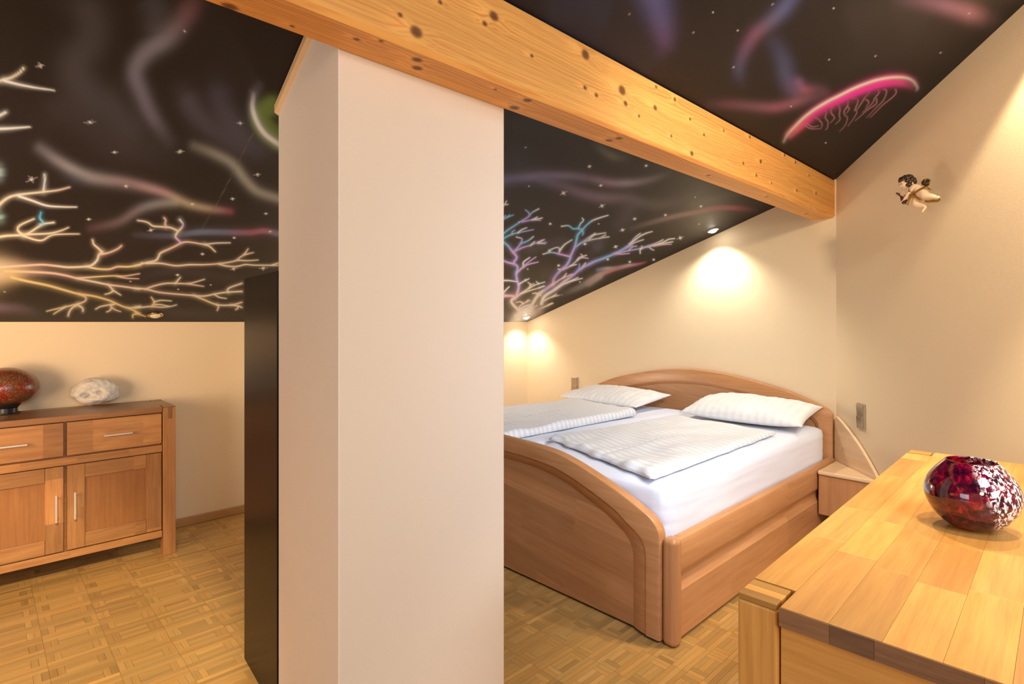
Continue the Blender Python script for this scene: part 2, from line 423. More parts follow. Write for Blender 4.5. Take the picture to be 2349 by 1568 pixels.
def hidden(x, y):
    if 1.98 < x < 4.0 and 1.16 < y < 3.2: return True
    if 0.93 < x < 2.5 and -.1 < y < .45: return True
    return False
def px_of(x, y, z=0.0):
    X = x * CA - y * SA; Y = x * SA + y * CA
    return (CX + F * X / Y, HV - F * (z - H) / Y, Y) if Y > .3 else None
def tint_rgb():
    b = rnd.gauss(1.0, 0.11); b = min(max(b, 0.72), 1.38); w = rnd.uniform(-.05, .05)
    return (b * (1 + w), b, b * (1 - w))
score = []
for k, p in enumerate(pieces):
    q = px_of(p[0], p[1])
    if not q: continue
    u, v, Y = q
    if (v < 1600 and (0 <= u <= 562 or 1156 <= u <= 1700)) and not hidden(p[0], p[1]):
        r_ = 1.3 / Y
        score.append((p[2] * p[3] * (F / Y) ** 2 * r_, k))
score.sort(reverse=True); chosen = [k for _, k in score[:300]]; cs = set(chosen)
GAP = 0.0004
protos = {}
def strip_mesh(hx, hy, al):
    key = (round(hx, 4), round(hy, 4), al)
    if key not in protos:
        b = MB(); b.box((-hx + GAP, -hy + GAP, -0.009), (hx - GAP, hy - GAP, 0), al)
        me = bpy.data.meshes.new('parquet_strip'); me.from_pydata(b.v, [], b.f)
        at = me.attributes.new('gc', 'FLOAT_VECTOR', 'POINT'); at.data.foreach_set('vector', np.array(b.g, dtype=np.float32).ravel())
        ta = me.attributes.new('tint', 'FLOAT_COLOR', 'POINT'); ta.data.foreach_set('color', np.ones(len(b.v) * 4, dtype=np.float32))
        me.materials.append(M['parquet']); protos[key] = me
    return protos[key]
for k in chosen:
    p = pieces[k]; o = bpy.data.objects.new('parquet_strip', strip_mesh(p[2], p[3], p[4])); C.objects.link(o); o.parent = floor
    o.location = (p[0], p[1], rnd.uniform(-.0003, 0)); o.color = tint_rgb() + (1,)
mb = MB(); tints = []
for k, p in enumerate(pieces):
    if k in cs: continue
    z = rnd.uniform(-.0003, 0); x0, x1, y0, y1 = p[0] - p[2] + GAP, p[0] + p[2] - GAP, p[1] - p[3] + GAP, p[1] + p[3] - GAP
    vs = [(x0, y0, z), (x1, y0, z), (x1, y1, z), (x0, y1, z), (x0, y0, -.009), (x1, y0, -.009), (x1, y1, -.009), (x0, y1, -.009)]
    o_ = (rnd.uniform(0, 50), rnd.uniform(0, 50), rnd.uniform(0, 50))
    g = [tuple(a + b for a, b in zip(perm(q, p[4]), o_)) for q in vs]
    mb.add(vs, [(0, 1, 2, 3), (0, 4, 5, 1), (1, 5, 6, 2), (2, 6, 7, 3), (3, 7, 4, 0)], g)
    tints += [tint_rgb() + (1,)] * 8
pf = mb.build('parquet_field', M['parquet'], floor, tints=tints); pf['kind'] = 'stuff'
mb = MB(); mb.box((XL, YR, -.009), (-1.3, Y_KN, -.0005)); mb.box((-1.3, YR, -.009), (XR, -1.2, -.0005))
mb.build('parquet_border', M['base'], floor)

# ------------------------------------------------------------------ the painted ceiling
q = NT('airbrushed_ceiling')
pa = q.n('ShaderNodeAttribute', attribute_name='paint').outputs['Color']
co = q.n('ShaderNodeTexCoord').outputs['Object']
q.set(Base_Color=pa, Roughness=0.55); q.b.inputs['Specular IOR Level'].default_value = 0.25
q.bump(q.noise(co, 260, 2), 0.25, 0.002); M['mural'] = q.m
M['ceil_black'] = plain('ceiling_black', (0.0160, 0.0124, 0.0130), 0.55)

def zA(x, y): return (x / 5.6, 460 + y / 5.6)
def zB(x, y): return (310 + x / 5.6, 460 + y / 5.6)
def zC(x, y): return (1150 + x / 5.2267, 440 + y / 5.2267)
def zD(x, y): return (1350 + x / 6.03, 440 + y / 6.03)
def z1(x, y): return (x / 2.0625, y / 2.0625)
def z6(x, y): return (1140 + x / 2.8646, 220 + y / 2.8646)
def z7(x, y): return (1180 + x / 2.0094, y / 2.0094)
def zJ(x, y): return (1780 + x / 6.711, 140 + y / 6.711)
STROKES = []
def st(fr, pts, w, col, a=1.0, glow=None, w1=None):
    """airbrush stroke: half-width w px at the start (w1 at the end), colour(s), opacity, glow=(width factor, opacity)"""
    STROKES.append(([fr(*p) for p in pts], w, w if w1 is None else w1, col if isinstance(col, list) else [col], a, glow))
CR, PK, YE, WH, LB, CY, LV = (252, 236, 205), (250, 215, 195), (250, 225, 160), (255, 248, 232), (150, 185, 240), (120, 210, 235), (205, 175, 235)
GL = (3.2, 0.33)
def br(fr, pts, w=3.0, col=CR, w1=1.0, a=1.0, glow=GL): st(fr, pts, w, col, a, glow, w1)
# soft veils, left of the pillar
GY, VI = (150, 140, 145), (120, 105, 125)
st(z1, [(330, -20), (420, 60), (430, 180), (360, 300), (400, 420), (520, 510), (620, 610), (700, 650)], 38, [(110, 100, 95), (105, 95, 95), (90, 82, 80)], .38)
st(z1, [(930, -30), (880, 70), (800, 170), (690, 250), (640, 340), (670, 440), (720, 550), (800, 670)], 22, [(170, 90, 90), (165, 110, 115), (175, 170, 180), (165, 155, 165), (150, 140, 150), (140, 125, 135), (120, 105, 110)], .55, None, 14)
st(z1, [(700, -20), (740, 60), (750, 160)], 30, [(90, 105, 120), (130, 125, 125)], .3)
st(z1, [(870, 430), (930, 540), (1040, 640), (1200, 740)], 22, [VI, (110, 100, 105), (90, 80, 85)], .38)
st(z1, [(1020, 380), (1060, 520), (1150, 640), (1290, 740)], 24, [(95, 85, 105), (115, 105, 120), (90, 80, 90)], .38)
st(z1, [(230, 560), (300, 520), (430, 600), (560, 700), (860, 750)], 34, [(85, 72, 62), (80, 68, 60), (75, 62, 55)], .3)
st(z1, [(190, 700), (290, 770), (420, 835), (600, 865), (760, 905), (880, 960), (980, 985), (1090, 1000)], 10, [(120, 105, 95), (165, 150, 140), (205, 185, 165), (215, 165, 150), (215, 150, 140), (210, 180, 120), (205, 165, 120), (170, 60, 80)], .75, (2.2, .3), 6)
st(z1, [(430, 1080), (560, 1050), (660, 990), (740, 965), (830, 955)], 8, [(110, 60, 60), (150, 120, 110), (170, 160, 155), (190, 180, 140)], .55, (2.2, .3))
st(z1, [(320, 830), (480, 850), (680, 890)], 14, [(80, 95, 105), (85, 80, 80), (60, 50, 50)], .4)
st(z1, [(920, 690), (1010, 725), (1100, 775), (1160, 850), (1220, 905), (1320, 940)], 9, [(120, 110, 85), (165, 155, 125), (185, 175, 140), (185, 175, 145), (185, 178, 150)], .75, (2.2, .3), 8)
st(z1, [(640, 1110), (800, 1115), (940, 1098), (1060, 1098), (1180, 1100), (1250, 1092), (1330, 1108)], 6, [(70, 60, 62), (90, 90, 110), (120, 130, 160), (120, 120, 150), (190, 90, 120), (200, 100, 125), (120, 135, 165)], .75, (2.4, .3))
st(z1, [(0, 1455), (90, 1460), (180, 1480)], 9, [(140, 105, 120), (110, 85, 95), (60, 48, 48)], .7, (2, .3))
st(zB, [(0, 1040), (250, 930), (500, 900), (800, 930), (1100, 980), (1360, 1000)], 10, [(50, 42, 38), (80, 72, 66), (75, 68, 60), (70, 62, 52)], .4)
st(zB, [(0, 1420), (400, 1430), (800, 1450), (1300, 1490)], 9, [(60, 52, 46), (80, 70, 62), (60, 52, 46)], .4)
# the green planet with its white limb, half hidden by the pillar
st(z1, [(1290, 500), (1255, 520), (1235, 560), (1262, 610), (1310, 655)], 22, (112, 134, 62), 1.0, (1.3, .2))
st(z1, [(1200, 445), (1195, 510), (1215, 575), (1255, 635), (1330, 690)], 4.2, [(150, 150, 155), (240, 240, 238), (246, 244, 240), (242, 238, 232)], 1.0, (2.45, .4), 5)
st(z1, [(1240, 380), (1215, 420), (1200, 450)], 10, [(70, 62, 70), (120, 115, 122)], .5)
# the bright trunk and its branches
st(z1, [(-160, 1290), (-40, 1290), (60, 1288), (150, 1290)], 30, [(255, 232, 190), (252, 228, 182), (235, 205, 160), (120, 95, 75)], .98, (1.9, .5), 8)
st(z1, [(-60, 1260), (80, 1262), (240, 1290)], 14, [(240, 210, 170), (200, 165, 130), (80, 62, 55)], .7)
br(zA, [(0, 855), (300, 835), (540, 822), (720, 838), (880, 855), (1110, 845), (1190, 820), (1250, 760), (1270, 700), (1310, 660)], 3.2, [CR, PK, PK, CR, CR, WH, CR, CR], 3.2)
br(zA, [(1310, 660), (1260, 610), (1205, 560), (1190, 505)], 3.2, CR, 1.8)
br(zA, [(1290, 690), (1390, 670), (1500, 625), (1560, 580)], 2.6, PK, 2.0)
br(zA, [(1110, 845), (1250, 875), (1400, 880), (1510, 848), (1650, 848), (1800, 825)], 2.8, [CR, YE, PK, YE, CR], 2.6)
br(zB, [(0, 835), (130, 800), (260, 770), (300, 720), (330, 670), (450, 615), (540, 570), (580, 535), (520, 470), (540, 410), (600, 345), (615, 300), (575, 245)], 2.8, [YE, CR, CR, CR, PK, PK, LV, CR, CR, LV, WH], 2.6)
br(zB, [(545, 385), (450, 345), (330, 335), (230, 325), (170, 285), (110, 265), (35, 255)], 2.8, CR, 1.4)
br(zB, [(400, 340), (385, 300), (392, 250), (372, 220)], 2.4, PK, 1.8)
br(zB, [(580, 545), (660, 530), (760, 540), (890, 560), (1040, 545), (1220, 541)], 2.8, [PK, PK, CR, WH], 1.0)
br(zB, [(890, 560), (960, 590), (1030, 655)], 2.6, CR, 1.2)
br(zB, [(150, 805), (330, 805), (520, 835), (700, 822), (880, 822), (1080, 808), (1280, 775), (1350, 725), (1400, 690), (1450, 620)], 2.6, [CR, PK, CR, PK, CR, CR, CR], 1.2)
br(zB, [(1400, 695), (1520, 665)], 1.8, CR, .8)
br(zB, [(1310, 765), (1450, 770), (1580, 762)], 1.8, CR, .8)
br(zB, [(1080, 815), (1180, 840), (1300, 845), (1420, 820), (1530, 828), (1830, 830)], 2.0, CR, 1.4)
br(zB, [(1760, 825), (1835, 800)], 1.4, CR, 1.2)
br(zA, [(60, 905), (400, 915), (660, 930), (840, 960), (1000, 1000), (1200, 1040), (1400, 1080), (1600, 1105), (1790, 1135)], 4.0, [YE, PK, PK, PK, CR, PK, CR], 2.4)
br(zB, [(0, 1125), (130, 1135), (300, 1175), (480, 1195), (720, 1215), (880, 1225), (1020, 1200), (1150, 1178), (1370, 1165)], 2.4, [CR, PK, CR, CR], 2.0)
br(zA, [(1000, 995), (1200, 980), (1440, 965), (1600, 968), (1790, 938)], 2.2, [CR, YE, PK], 1.0)
br(zA, [(1500, 970), (1620, 995), (1780, 1002)], 1.6, PK, .7)
br(zA, [(1390, 1080), (1430, 1120), (1450, 1160), (1400, 1190), (1350, 1202)], 2.6, CR, 1.2)
br(zA, [(1445, 1150), (1500, 1180), (1550, 1212)], 2.4, CR, 1.0)
br(zB, [(130, 1135), (260, 1090), (400, 1062), (540, 1062), (680, 1065), (780, 1042), (890, 1010)], 2.4, [PK, CR, CR], 1.0)
br(zB, [(515, 1060), (550, 1020), (580, 985)], 2.4, CR, 1.4)
br(zB, [(680, 1068), (780, 1085), (880, 1100)], 1.8, PK, .9)
br(zB, [(1200, 1175), (1185, 1150), (1220, 1115), (1370, 1062)], 2.6, CR, 1.8)
br(zB, [(1020, 1205), (1080, 1240), (1170, 1255)], 1.8, CR, .9)
br(zB, [(750, 1215), (880, 1270), (1050, 1335), (1230, 1340), (1370, 1305)], 2.4, [CR, YE, CR, PK], 1.6)
br(zB, [(1050, 1335), (1070, 1360), (1055, 1408)], 2.2, CR, 1.2)
br(zB, [(1230, 1340), (1320, 1352), (1370, 1370)], 1.8, CR, 1.4)
br(zB, [(1325, 1355), (1315, 1385), (1290, 1398)], 1.6, CR, 1.0)
br(zA, [(150, 985), (330, 1030), (600, 1085), (800, 1140), (1000, 1195), (1200, 1225), (1400, 1280), (1500, 1325), (1640, 1375), (1790, 1365)], 4.2, [YE, YE, YE, YE, YE, YE, CR], 2.2)
br(zA, [(1020, 1200), (1100, 1240), (1090, 1290), (1000, 1325), (850, 1360), (700, 1395), (600, 1420)], 2.8, [YE, PK, CR, YE, CR], 1.0)
br(zA, [(840, 1365), (760, 1410), (690, 1455)], 2.2, CR, 1.0)
br(zA, [(1010, 1330), (930, 1375), (890, 1430), (875, 1480)], 3.0, CR, 1.8)
br(zA, [(1000, 1340), (1060, 1380), (1065, 1420)], 2.8, CR, 2.0)
br(zA, [(1470, 1330), (1390, 1340), (1290, 1360), (1230, 1392)], 2.2, CR, 1.2)
br(zA, [(1430, 1335), (1430, 1375), (1410, 1410), (1370, 1428)], 2.4, CR, 1.0)
br(zA, [(1435, 1375), (1490, 1405), (1550, 1425)], 2.2, PK, .9)
br(zB, [(0, 1375), (100, 1368), (210, 1358), (330, 1368), (450, 1358), (530, 1338)], 2.2, CR, .9)
br(zB, [(215, 1355), (245, 1310), (235, 1280), (208, 1240)], 2.6, YE, 1.4)
br(zB, [(245, 1300), (330, 1280), (465, 1288)], 1.8, CR, .8)
br(zB, [(250, 1335), (330, 1335), (430, 1355)], 1.8, CR, .9)
br(zB, [(0, 1370), (70, 1352)], 1.8, CR, .9)
br(zA, [(1640, 1378), (1720, 1410), (1790, 1450)], 2.2, YE, 1.8)
br(zB, [(0, 1430), (60, 1460), (135, 1487)], 2.2, YE, .9)
br(zA, [(1780, 1450), (1710, 1465), (1705, 1500)], 2.2, YE, 1.4)
# upper branches at the left edge
br(z1, [(-60, 410), (0, 382), (50, 368), (90, 345), (112, 322)], 4.2, CR, 2.6, 1, (2.8, .4))
br(z1, [(20, 382), (90, 400), (170, 415), (255, 427)], 4.2, WH, 1.2, 1, (2.8, .4))
br(z1, [(-40, 560), (0, 545), (28, 530)], 4.5, WH, 2.8, 1, (2.8, .4))
br(z1, [(-40, 610), (30, 608), (90, 604), (142, 600)], 4.2, WH, 1.4, 1, (2.8, .4))
br(z1, [(-30, 1000), (10, 955), (50, 930), (110, 918), (200, 908), (270, 900), (330, 885)], 4.6, [CR, CR, CR, PK], 1.4, 1, (2.8, .4))
br(z1, [(205, 905), (210, 870), (212, 825)], 4.0, [CR, (225, 225, 235), WH], 2.2)
br(z1, [(90, 928), (150, 948), (220, 972), (290, 978), (362, 979)], 3.6, WH, 1.2, 1, (2.8, .4))
br(z1, [(-30, 1125), (30, 1115), (90, 1112), (130, 1105), (200, 1062), (255, 1052)], 3.8, [CR, CR, CR, WH], 1.8, 1, (2.8, .4))
br(z1, [(110, 1112), (85, 1090), (95, 1065), (160, 1035)], 3.8, CR, 1.8)
br(z1, [(190, 1062), (205, 1055), (188, 1030), (194, 1005)], 3.4, [(200, 220, 225), CY, (90, 190, 225)], 2.6)
br(z1, [(130, 1108), (230, 1104), (290, 1090), (325, 1075)], 3.0, CR, 1.0)
br(z1, [(110, 1115), (160, 1132), (200, 1136), (245, 1112), (300, 1107), (375, 1106)], 3.0, CR, 1.0)
st(z1, [(-6, 790), (-6, 840)], 10, (190, 210, 200), .8)
st(z1, [(-4, 1015), (2, 1040)], 9, (170, 210, 195), .8)
# trees right of the pillar
tre = lambda pts, w=2.2, col=LV, w1=.8: st(zC, pts, w, col, 1.0, (2.8, .38), w1)
tre([(0, 570), (120, 510), (240, 480), (385, 452)], 2.2, [CY, CY, LV], .7)
tre([(130, 505), (130, 480), (160, 458)], 1.6); tre([(200, 490), (240, 455), (305, 428)], 1.4, WH, .6)
tre([(0, 530), (60, 470), (150, 410), (240, 350), (320, 300), (345, 270), (380, 240), (448, 203)], 2.4, [CY, CY, LB, LV, LB, WH], .9)
tre([(340, 275), (325, 245), (288, 215)], 1.8, LB); tre([(250, 358), (370, 335), (470, 340)], 1.8, LV); tre([(370, 335), (430, 300)], 1.2, WH)
tre([(400, 330), (490, 312)], 1.2, WH)
tre([(0, 340), (60, 310), (145, 275)], 1.8, [LB, CY, LB]); tre([(20, 320), (50, 282)], 1.4, LV); tre([(60, 305), (100, 275)], 1.2, CY)
tre([(10, 165), (40, 150), (62, 108)], 1.6, WH); tre([(38, 152), (80, 150)], 1.2, WH)
tre([(0, 580), (80, 645), (130, 710), (180, 770), (180, 800), (150, 850), (195, 900), (180, 980), (190, 1060), (210, 1120), (190, 1220), (155, 1280)], 3.0, [CY, LB, (235, 180, 215), LV, LV, LV, LB, LV, LV, (235, 200, 225), (240, 200, 215)], 4.2)
tre([(150, 715), (210, 650), (240, 600), (245, 560), (180, 540)], 2.2, [LV, LV, LV, WH]); tre([(230, 620), (320, 585), (385, 535)], 2.0, [LB, CY, WH])
tre([(160, 712), (260, 665), (350, 640), (430, 610), (540, 602)], 2.2, LV); tre([(350, 640), (400, 595)], 1.4, WH); tre([(430, 610), (520, 570)], 1.4, LV); tre([(440, 615), (530, 620)], 1.4, WH); tre([(440, 605), (500, 575)], 1.2, WH)
tre([(0, 815), (80, 845), (140, 860)], 2.6, [LV, (235, 195, 220)], 2.4)
tre([(185, 970), (250, 910), (320, 870), (440, 840)], 2.2, (240, 195, 220)); tre([(265, 890), (268, 840), (340, 785)], 1.8, WH); tre([(270, 890), (340, 830), (415, 780)], 1.6, LV)
tre([(0, 1062), (90, 1062), (190, 1075)], 1.8, WH); tre([(205, 1110), (270, 1070), (330, 1040)], 1.4, WH)
tre([(0, 1255), (80, 1245), (150, 1255), (120, 1310), (150, 1360), (200, 1410), (220, 1440)], 3.8, [(245, 195, 205), (245, 195, 205), CR, CR, (250, 215, 220)], 4.8)
tre([(10, 1230), (50, 1180), (95, 1135)], 2.2, WH); tre([(10, 1225), (50, 1235), (90, 1245)], 2.0, (245, 200, 215))
tre([(160, 1280), (240, 1215), (340, 1150), (420, 1110), (520, 1080)], 2.4, [(250, 215, 215), CR, WH]); tre([(230, 1220), (350, 1180), (520, 1130)], 1.8, CR); tre([(330, 1155), (350, 1110), (320, 1085)], 1.6, CR); tre([(345, 1120), (390, 1100)], 1.2, CR); tre([(450, 1100), (420, 1075)], 1.2, WH); tre([(450, 1150), (510, 1125)], 1.2, WH)
tre([(200, 1400), (250, 1345), (310, 1315), (350, 1300)], 2.2, (250, 205, 205)); tre([(260, 1340), (230, 1315), (180, 1325)], 1.8, CR); tre([(300, 1318), (325, 1290)], 1.4, CR); tre([(215, 1410), (280, 1370), (340, 1350)], 1.8, WH)
tre([(330, 1420), (380, 1330), (440, 1240), (540, 1160), (620, 1100), (630, 1040), (700, 950), (780, 880), (825, 800), (830, 770), (880, 660), (900, 580), (920, 510), (970, 460)], 5.2, [WH, CR, CR, LV, (250, 215, 220), LV, LV, LV, LB, LV, LV, CY, CY, LB], 2.4)
tre([(970, 455), (1020, 400), (1090, 345), (1180, 310), (1280, 280)], 2.2, [LB, CY, WH, WH]); tre([(965, 460), (925, 440), (860, 440), (805, 405), (720, 412)], 2.2, [LB, CY, CY, WH]); tre([(925, 430), (950, 380), (985, 340), (970, 315)], 1.8, [CY, WH]); tre([(965, 460), (985, 490), (972, 518)], 1.6, CY)
tre([(890, 660), (960, 610), (1050, 580), (1180, 555), (1290, 538)], 2.2, [LB, WH, WH]); tre([(960, 610), (1050, 545), (1125, 495)], 1.8, [LB, WH]); tre([(1050, 570), (1120, 515), (1250, 490)], 1.6, WH); tre([(1180, 555), (1250, 515)], 1.2, WH)
tre([(825, 775), (700, 745), (600, 725), (500, 745)], 2.4, [LV, (240, 170, 215), CY, WH]); tre([(690, 740), (700, 690), (670, 665), (590, 690)], 1.8, [LV, WH]); tre([(700, 700), (760, 630), (845, 575)], 1.8, WH)
tre([(740, 930), (840, 880), (910, 820), (960, 790), (1040, 795)], 1.8, (240, 205, 215)); tre([(910, 815), (940, 785), (1020, 760)], 1.4, WH); tre([(940, 790), (970, 765), (955, 745)], 1.4, (240, 205, 215)); tre([(830, 885), (900, 870)], 1.2, WH)
tre([(700, 930), (680, 925)], 1.2, WH)
tre([(480, 1340), (520, 1250), (640, 1170), (760, 1070), (870, 990), (940, 930), (1100, 840), (1250, 790), (1400, 720), (1570, 640)], 5.0, [WH, WH, (245, 225, 235), (240, 205, 225), LV, LV, LV, LB, LB, LB], 1.8)
tre([(920, 940), (935, 900), (935, 860)], 2.0, LB); tre([(950, 930), (980, 890), (1010, 852)], 2.0, [LV, WH]); tre([(620, 1110), (720, 1040), (850, 985)], 2.4, (250, 215, 220)); tre([(740, 1030), (780, 975)], 1.8, CR)
tre([(640, 1170), (780, 1090), (970, 1035)], 2.0, WH); tre([(780, 1090), (920, 1025)], 1.6, WH)
tre([(470, 1240), (420, 1215), (375, 1215)], 2.0, CR); tre([(430, 1225), (500, 1180)], 1.8, CR)
tre([(500, 1310), (600, 1260), (735, 1230)], 2.2, CR); tre([(610, 1255), (660, 1222)], 1.4, CR)
tre([(440, 1410), (520, 1375), (620, 1335)], 2.2, CR); tre([(560, 1355), (610, 1330)], 1.4, WH); tre([(370, 1390), (430, 1360)], 1.6, WH)
st(zC, [(150, 1560), (230, 1500), (330, 1455), (430, 1420)], 9, [(250, 238, 215), (253, 245, 228), (245, 230, 215), (180, 160, 150)], .9, (1.8, .45))
st(zC, [(190, 1490), (260, 1440), (340, 1400)], 6.5, [(253, 245, 228), (253, 248, 235), (250, 235, 225)], 1.0, (2.0, .45))
st(zC, [(0, 1490), (60, 1500), (120, 1520)], 9, (120, 100, 100), .5)
st(zC, [(460, 1010), (600, 985), (560, 1060)], 16, (95, 88, 60), .35)
tre2 = lambda pts, w=1.8, col=LV, w1=.7: st(zD, pts, w, col, 1.0, (2.8, .38), w1)
tre2([(0, 1010), (150, 935), (330, 865), (480, 785), (570, 720), (640, 630), (715, 575)], 2.2, [LB, LB, LB, LB, LV, WH], .8); tre2([(570, 720), (700, 620), (800, 570), (880, 548)], 1.6, WH); tre2([(520, 765), (640, 700), (760, 660)], 1.6, [LV, WH])
tre2([(350, 858), (470, 830), (560, 810), (720, 780), (850, 735), (940, 705), (1030, 660)], 2.0, [LV, LV, LB, LV, WH]); tre2([(720, 780), (900, 740), (1040, 690), (1110, 655), (1190, 645)], 1.6, [LV, WH, WH]); tre2([(900, 742), (1050, 710), (1165, 688)], 1.4, WH); tre2([(930, 740), (1040, 728), (1145, 722)], 1.2, (230, 190, 195))
tre2([(560, 805), (600, 765), (670, 748)], 1.6, (235, 190, 190)); tre2([(380, 855), (460, 858), (565, 850)], 1.6, (225, 190, 215)); tre2([(740, 775), (715, 800), (715, 850)], 1.6, WH); tre2([(840, 760), (870, 790), (905, 805)], 1.6, (220, 215, 210))
# the pale rainbow hill
st(zD, [(0, 1260), (120, 1175), (230, 1110), (380, 1060), (560, 1020), (700, 995), (800, 968)], 7, [(170, 150, 130), (200, 170, 150), (205, 150, 140), (205, 120, 120), (200, 130, 130), (190, 105, 120), (120, 60, 70)], .85, (1.8, .35), 1.5)
st(zD, [(130, 1080), (260, 1055), (400, 1050), (560, 1010), (700, 1000)], 3.5, [(120, 140, 165), (190, 185, 180), (150, 135, 150), (190, 180, 185), (150, 90, 110)], .8, None, 1.5)
st(zC, [(720, 1230), (900, 1160), (1050, 1080), (1180, 1010)], 6, [(60, 50, 48), (130, 118, 105), (170, 150, 130), (190, 165, 150)], .7, (1.8, .3))
# veils right of the pillar
st(z6, [(30, 552), (160, 535), (330, 525), (480, 525), (600, 540), (740, 570), (860, 572), (980, 555), (1120, 515)], 9, [(125, 125, 175), (140, 130, 175), (130, 115, 150), (125, 110, 135), (130, 95, 115), (165, 125, 140), (165, 150, 150), (130, 115, 110), (70, 60, 58)], .7, (2.2, .3), 6)
st(z6, [(300, 545), (430, 590), (560, 640), (700, 668), (850, 670), (960, 700), (1060, 715), (1200, 690), (1340, 640)], 10, [(105, 95, 130), (115, 90, 110), (135, 100, 115), (145, 110, 115), (125, 95, 95), (105, 90, 80), (100, 92, 70), (85, 65, 60), (60, 50, 46)], .6, (2.0, .3))
st(z6, [(880, 680), (860, 760), (820, 830), (740, 880)], 18, [(105, 85, 85), (95, 75, 80), (70, 58, 60)], .45)
st(z6, [(880, 870), (1000, 835), (1150, 795), (1300, 765), (1430, 738), (1550, 735), (1700, 750)], 5, [(75, 65, 58), (110, 98, 88), (150, 118, 110), (155, 120, 110), (150, 80, 95), (160, 80, 90), (70, 45, 48)], .75, (2.2, .3))
st(z6, [(1240, 720), (1360, 690), (1500, 660), (1640, 640)], 8, [(75, 65, 55), (95, 85, 68), (85, 74, 60), (60, 50, 42)], .45)
st(z6, [(640, 310), (700, 360), (760, 395), (850, 412)], 8, [(60, 62, 55), (105, 105, 70), (118, 115, 65), (70, 68, 45)], .6, (2.0, .3))
st(z6, [(40, 180), (250, 190), (470, 240), (620, 290)], 26, [(60, 62, 66), (56, 55, 58), (46, 42, 40)], .4)
st(z6, [(30, 400), (120, 450), (60, 600)], 40, (52, 56, 72), .45)
st(z6, [(560, 970), (680, 950), (620, 1010)], 10, (95, 70, 85), .4); st(z6, [(640, 1010), (700, 980)], 10, (90, 100, 100), .3)
st(z6, [(180, 1020), (330, 980), (480, 940)], 9, (95, 85, 75), .35)
# upper ceiling
st(z7, [(120, 60), (300, 40), (450, 90)], 80, (52, 62, 84), .5); st(z7, [(300, 190), (560, 260), (640, 330)], 46, (48, 46, 58), .5)
st(z7, [(640, -40), (660, 40), (680, 120), (690, 190), (680, 230)], 30, [(105, 105, 170), (95, 95, 165), (105, 85, 145), (105, 65, 115), (75, 50, 80)], .7, (1.7, .35), 14)
st(z7, [(1290, -30), (1240, 40), (1180, 100), (1110, 160), (1060, 240), (1035, 320), (1050, 385)], 14, [(85, 80, 130), (90, 95, 145), (110, 90, 120), (150, 75, 100), (115, 70, 100), (75, 75, 105), (50, 42, 48)], .7, (2.0, .35), 10)
st(z7, [(1200, 200), (1240, 280), (1255, 350), (1300, 420), (1400, 430)], 16, [(60, 55, 85), (75, 80, 115), (85, 85, 130), (120, 80, 125), (90, 55, 75)], .6, (1.8, .35))
st(z7, [(1310, 380), (1340, 415), (1430, 425)], 9, [(140, 85, 130), (185, 80, 100), (110, 55, 65)], .7, (2, .3))
st(z7, [(900, 480), (1000, 482), (1100, 490), (1200, 495), (1300, 470), (1400, 430)], 9, [(70, 45, 50), (120, 60, 75), (135, 75, 90), (175, 80, 100), (165, 85, 95), (100, 55, 60)], .75, (2, .35))
st(z7, [(1780, 0), (1900, 10), (2000, 30), (2100, 60), (2190, 90)], 14, [(95, 55, 65), (150, 85, 100), (170, 100, 115), (185, 105, 110), (90, 55, 55)], .75, (2.0, .35), 16)
st(z7, [(1500, 120), (1750, 60), (1900, 150)], 60, (72, 60, 48), .45)
st(z7, [(1450, 330), (1700, 250), (2000, 180)], 36, (58, 46, 36), .4)
# the pink jellyfish
JL = [(120, 1240), (180, 1130), (290, 1010), (430, 870), (600, 740), (800, 620), (1000, 520), (1200, 420), (1400, 340), (1600, 280), (1800, 250), (1980, 255), (2100, 300), (2160, 360)]
st(zJ, [(210, 1130), (300, 1050), (440, 930), (600, 800), (800, 680), (1000, 580), (1200, 480), (1400, 400), (1600, 335), (1800, 300), (1960, 305), (2080, 340)], 8.5, [(190, 90, 120), (225, 95, 120), (242, 70, 150), (255, 60, 168), (255, 58, 172), (255, 58, 172), (255, 60, 172), (250, 62, 165), (230, 80, 145), (150, 70, 105)], 1.0, (1.5, .45), 12.5)
st(zJ, JL[:-1] + [(2175, 400), (2165, 450)], 2.6, [(150, 135, 120), (225, 200, 180), (240, 220, 200), (245, 230, 210), (248, 232, 212), (248, 232, 212), (248, 230, 210), (240, 222, 200), (200, 185, 170), (130, 120, 115)], 1.0, (2.4, .4), 2.2)
JT = (195, 130, 140)
for pts in ([(600, 860), (670, 910), (710, 970), (700, 1030)], [(480, 960), (560, 1010), (660, 995)], [(450, 990), (540, 1040), (690, 1040)], [(750, 770), (775, 800), (760, 870), (800, 940), (790, 1030), (760, 1060)], [(870, 700), (845, 780), (890, 850), (900, 880), (840, 950)],
            [(960, 660), (985, 740), (975, 830), (985, 900), (920, 970)], [(1110, 620), (1100, 690), (1050, 770), (1060, 830), (1100, 870), (1070, 980), (980, 1085)], [(1100, 700), (1130, 730), (1090, 800)], [(1180, 575), (1250, 580), (1260, 640), (1220, 740), (1245, 790), (1190, 890), (1110, 1000)],
            [(1440, 480), (1370, 560), (1320, 640), (1250, 740), (1200, 760)], [(1570, 450), (1585, 490), (1520, 570), (1490, 640), (1400, 730), (1330, 790)], [(1380, 590), (1430, 630), (1380, 720)], [(1660, 430), (1700, 450), (1690, 530), (1640, 620), (1520, 740), (1400, 870)], [(1840, 430), (1850, 490), (1790, 560), (1640, 680), (1520, 800), (1450, 870)], [(1550, 580), (1540, 660), (1400, 760), (1220, 920)]):
    st(zJ, pts, 1.3, [JT, JT, (150, 105, 110)], .85, (2.6, .3), .8)
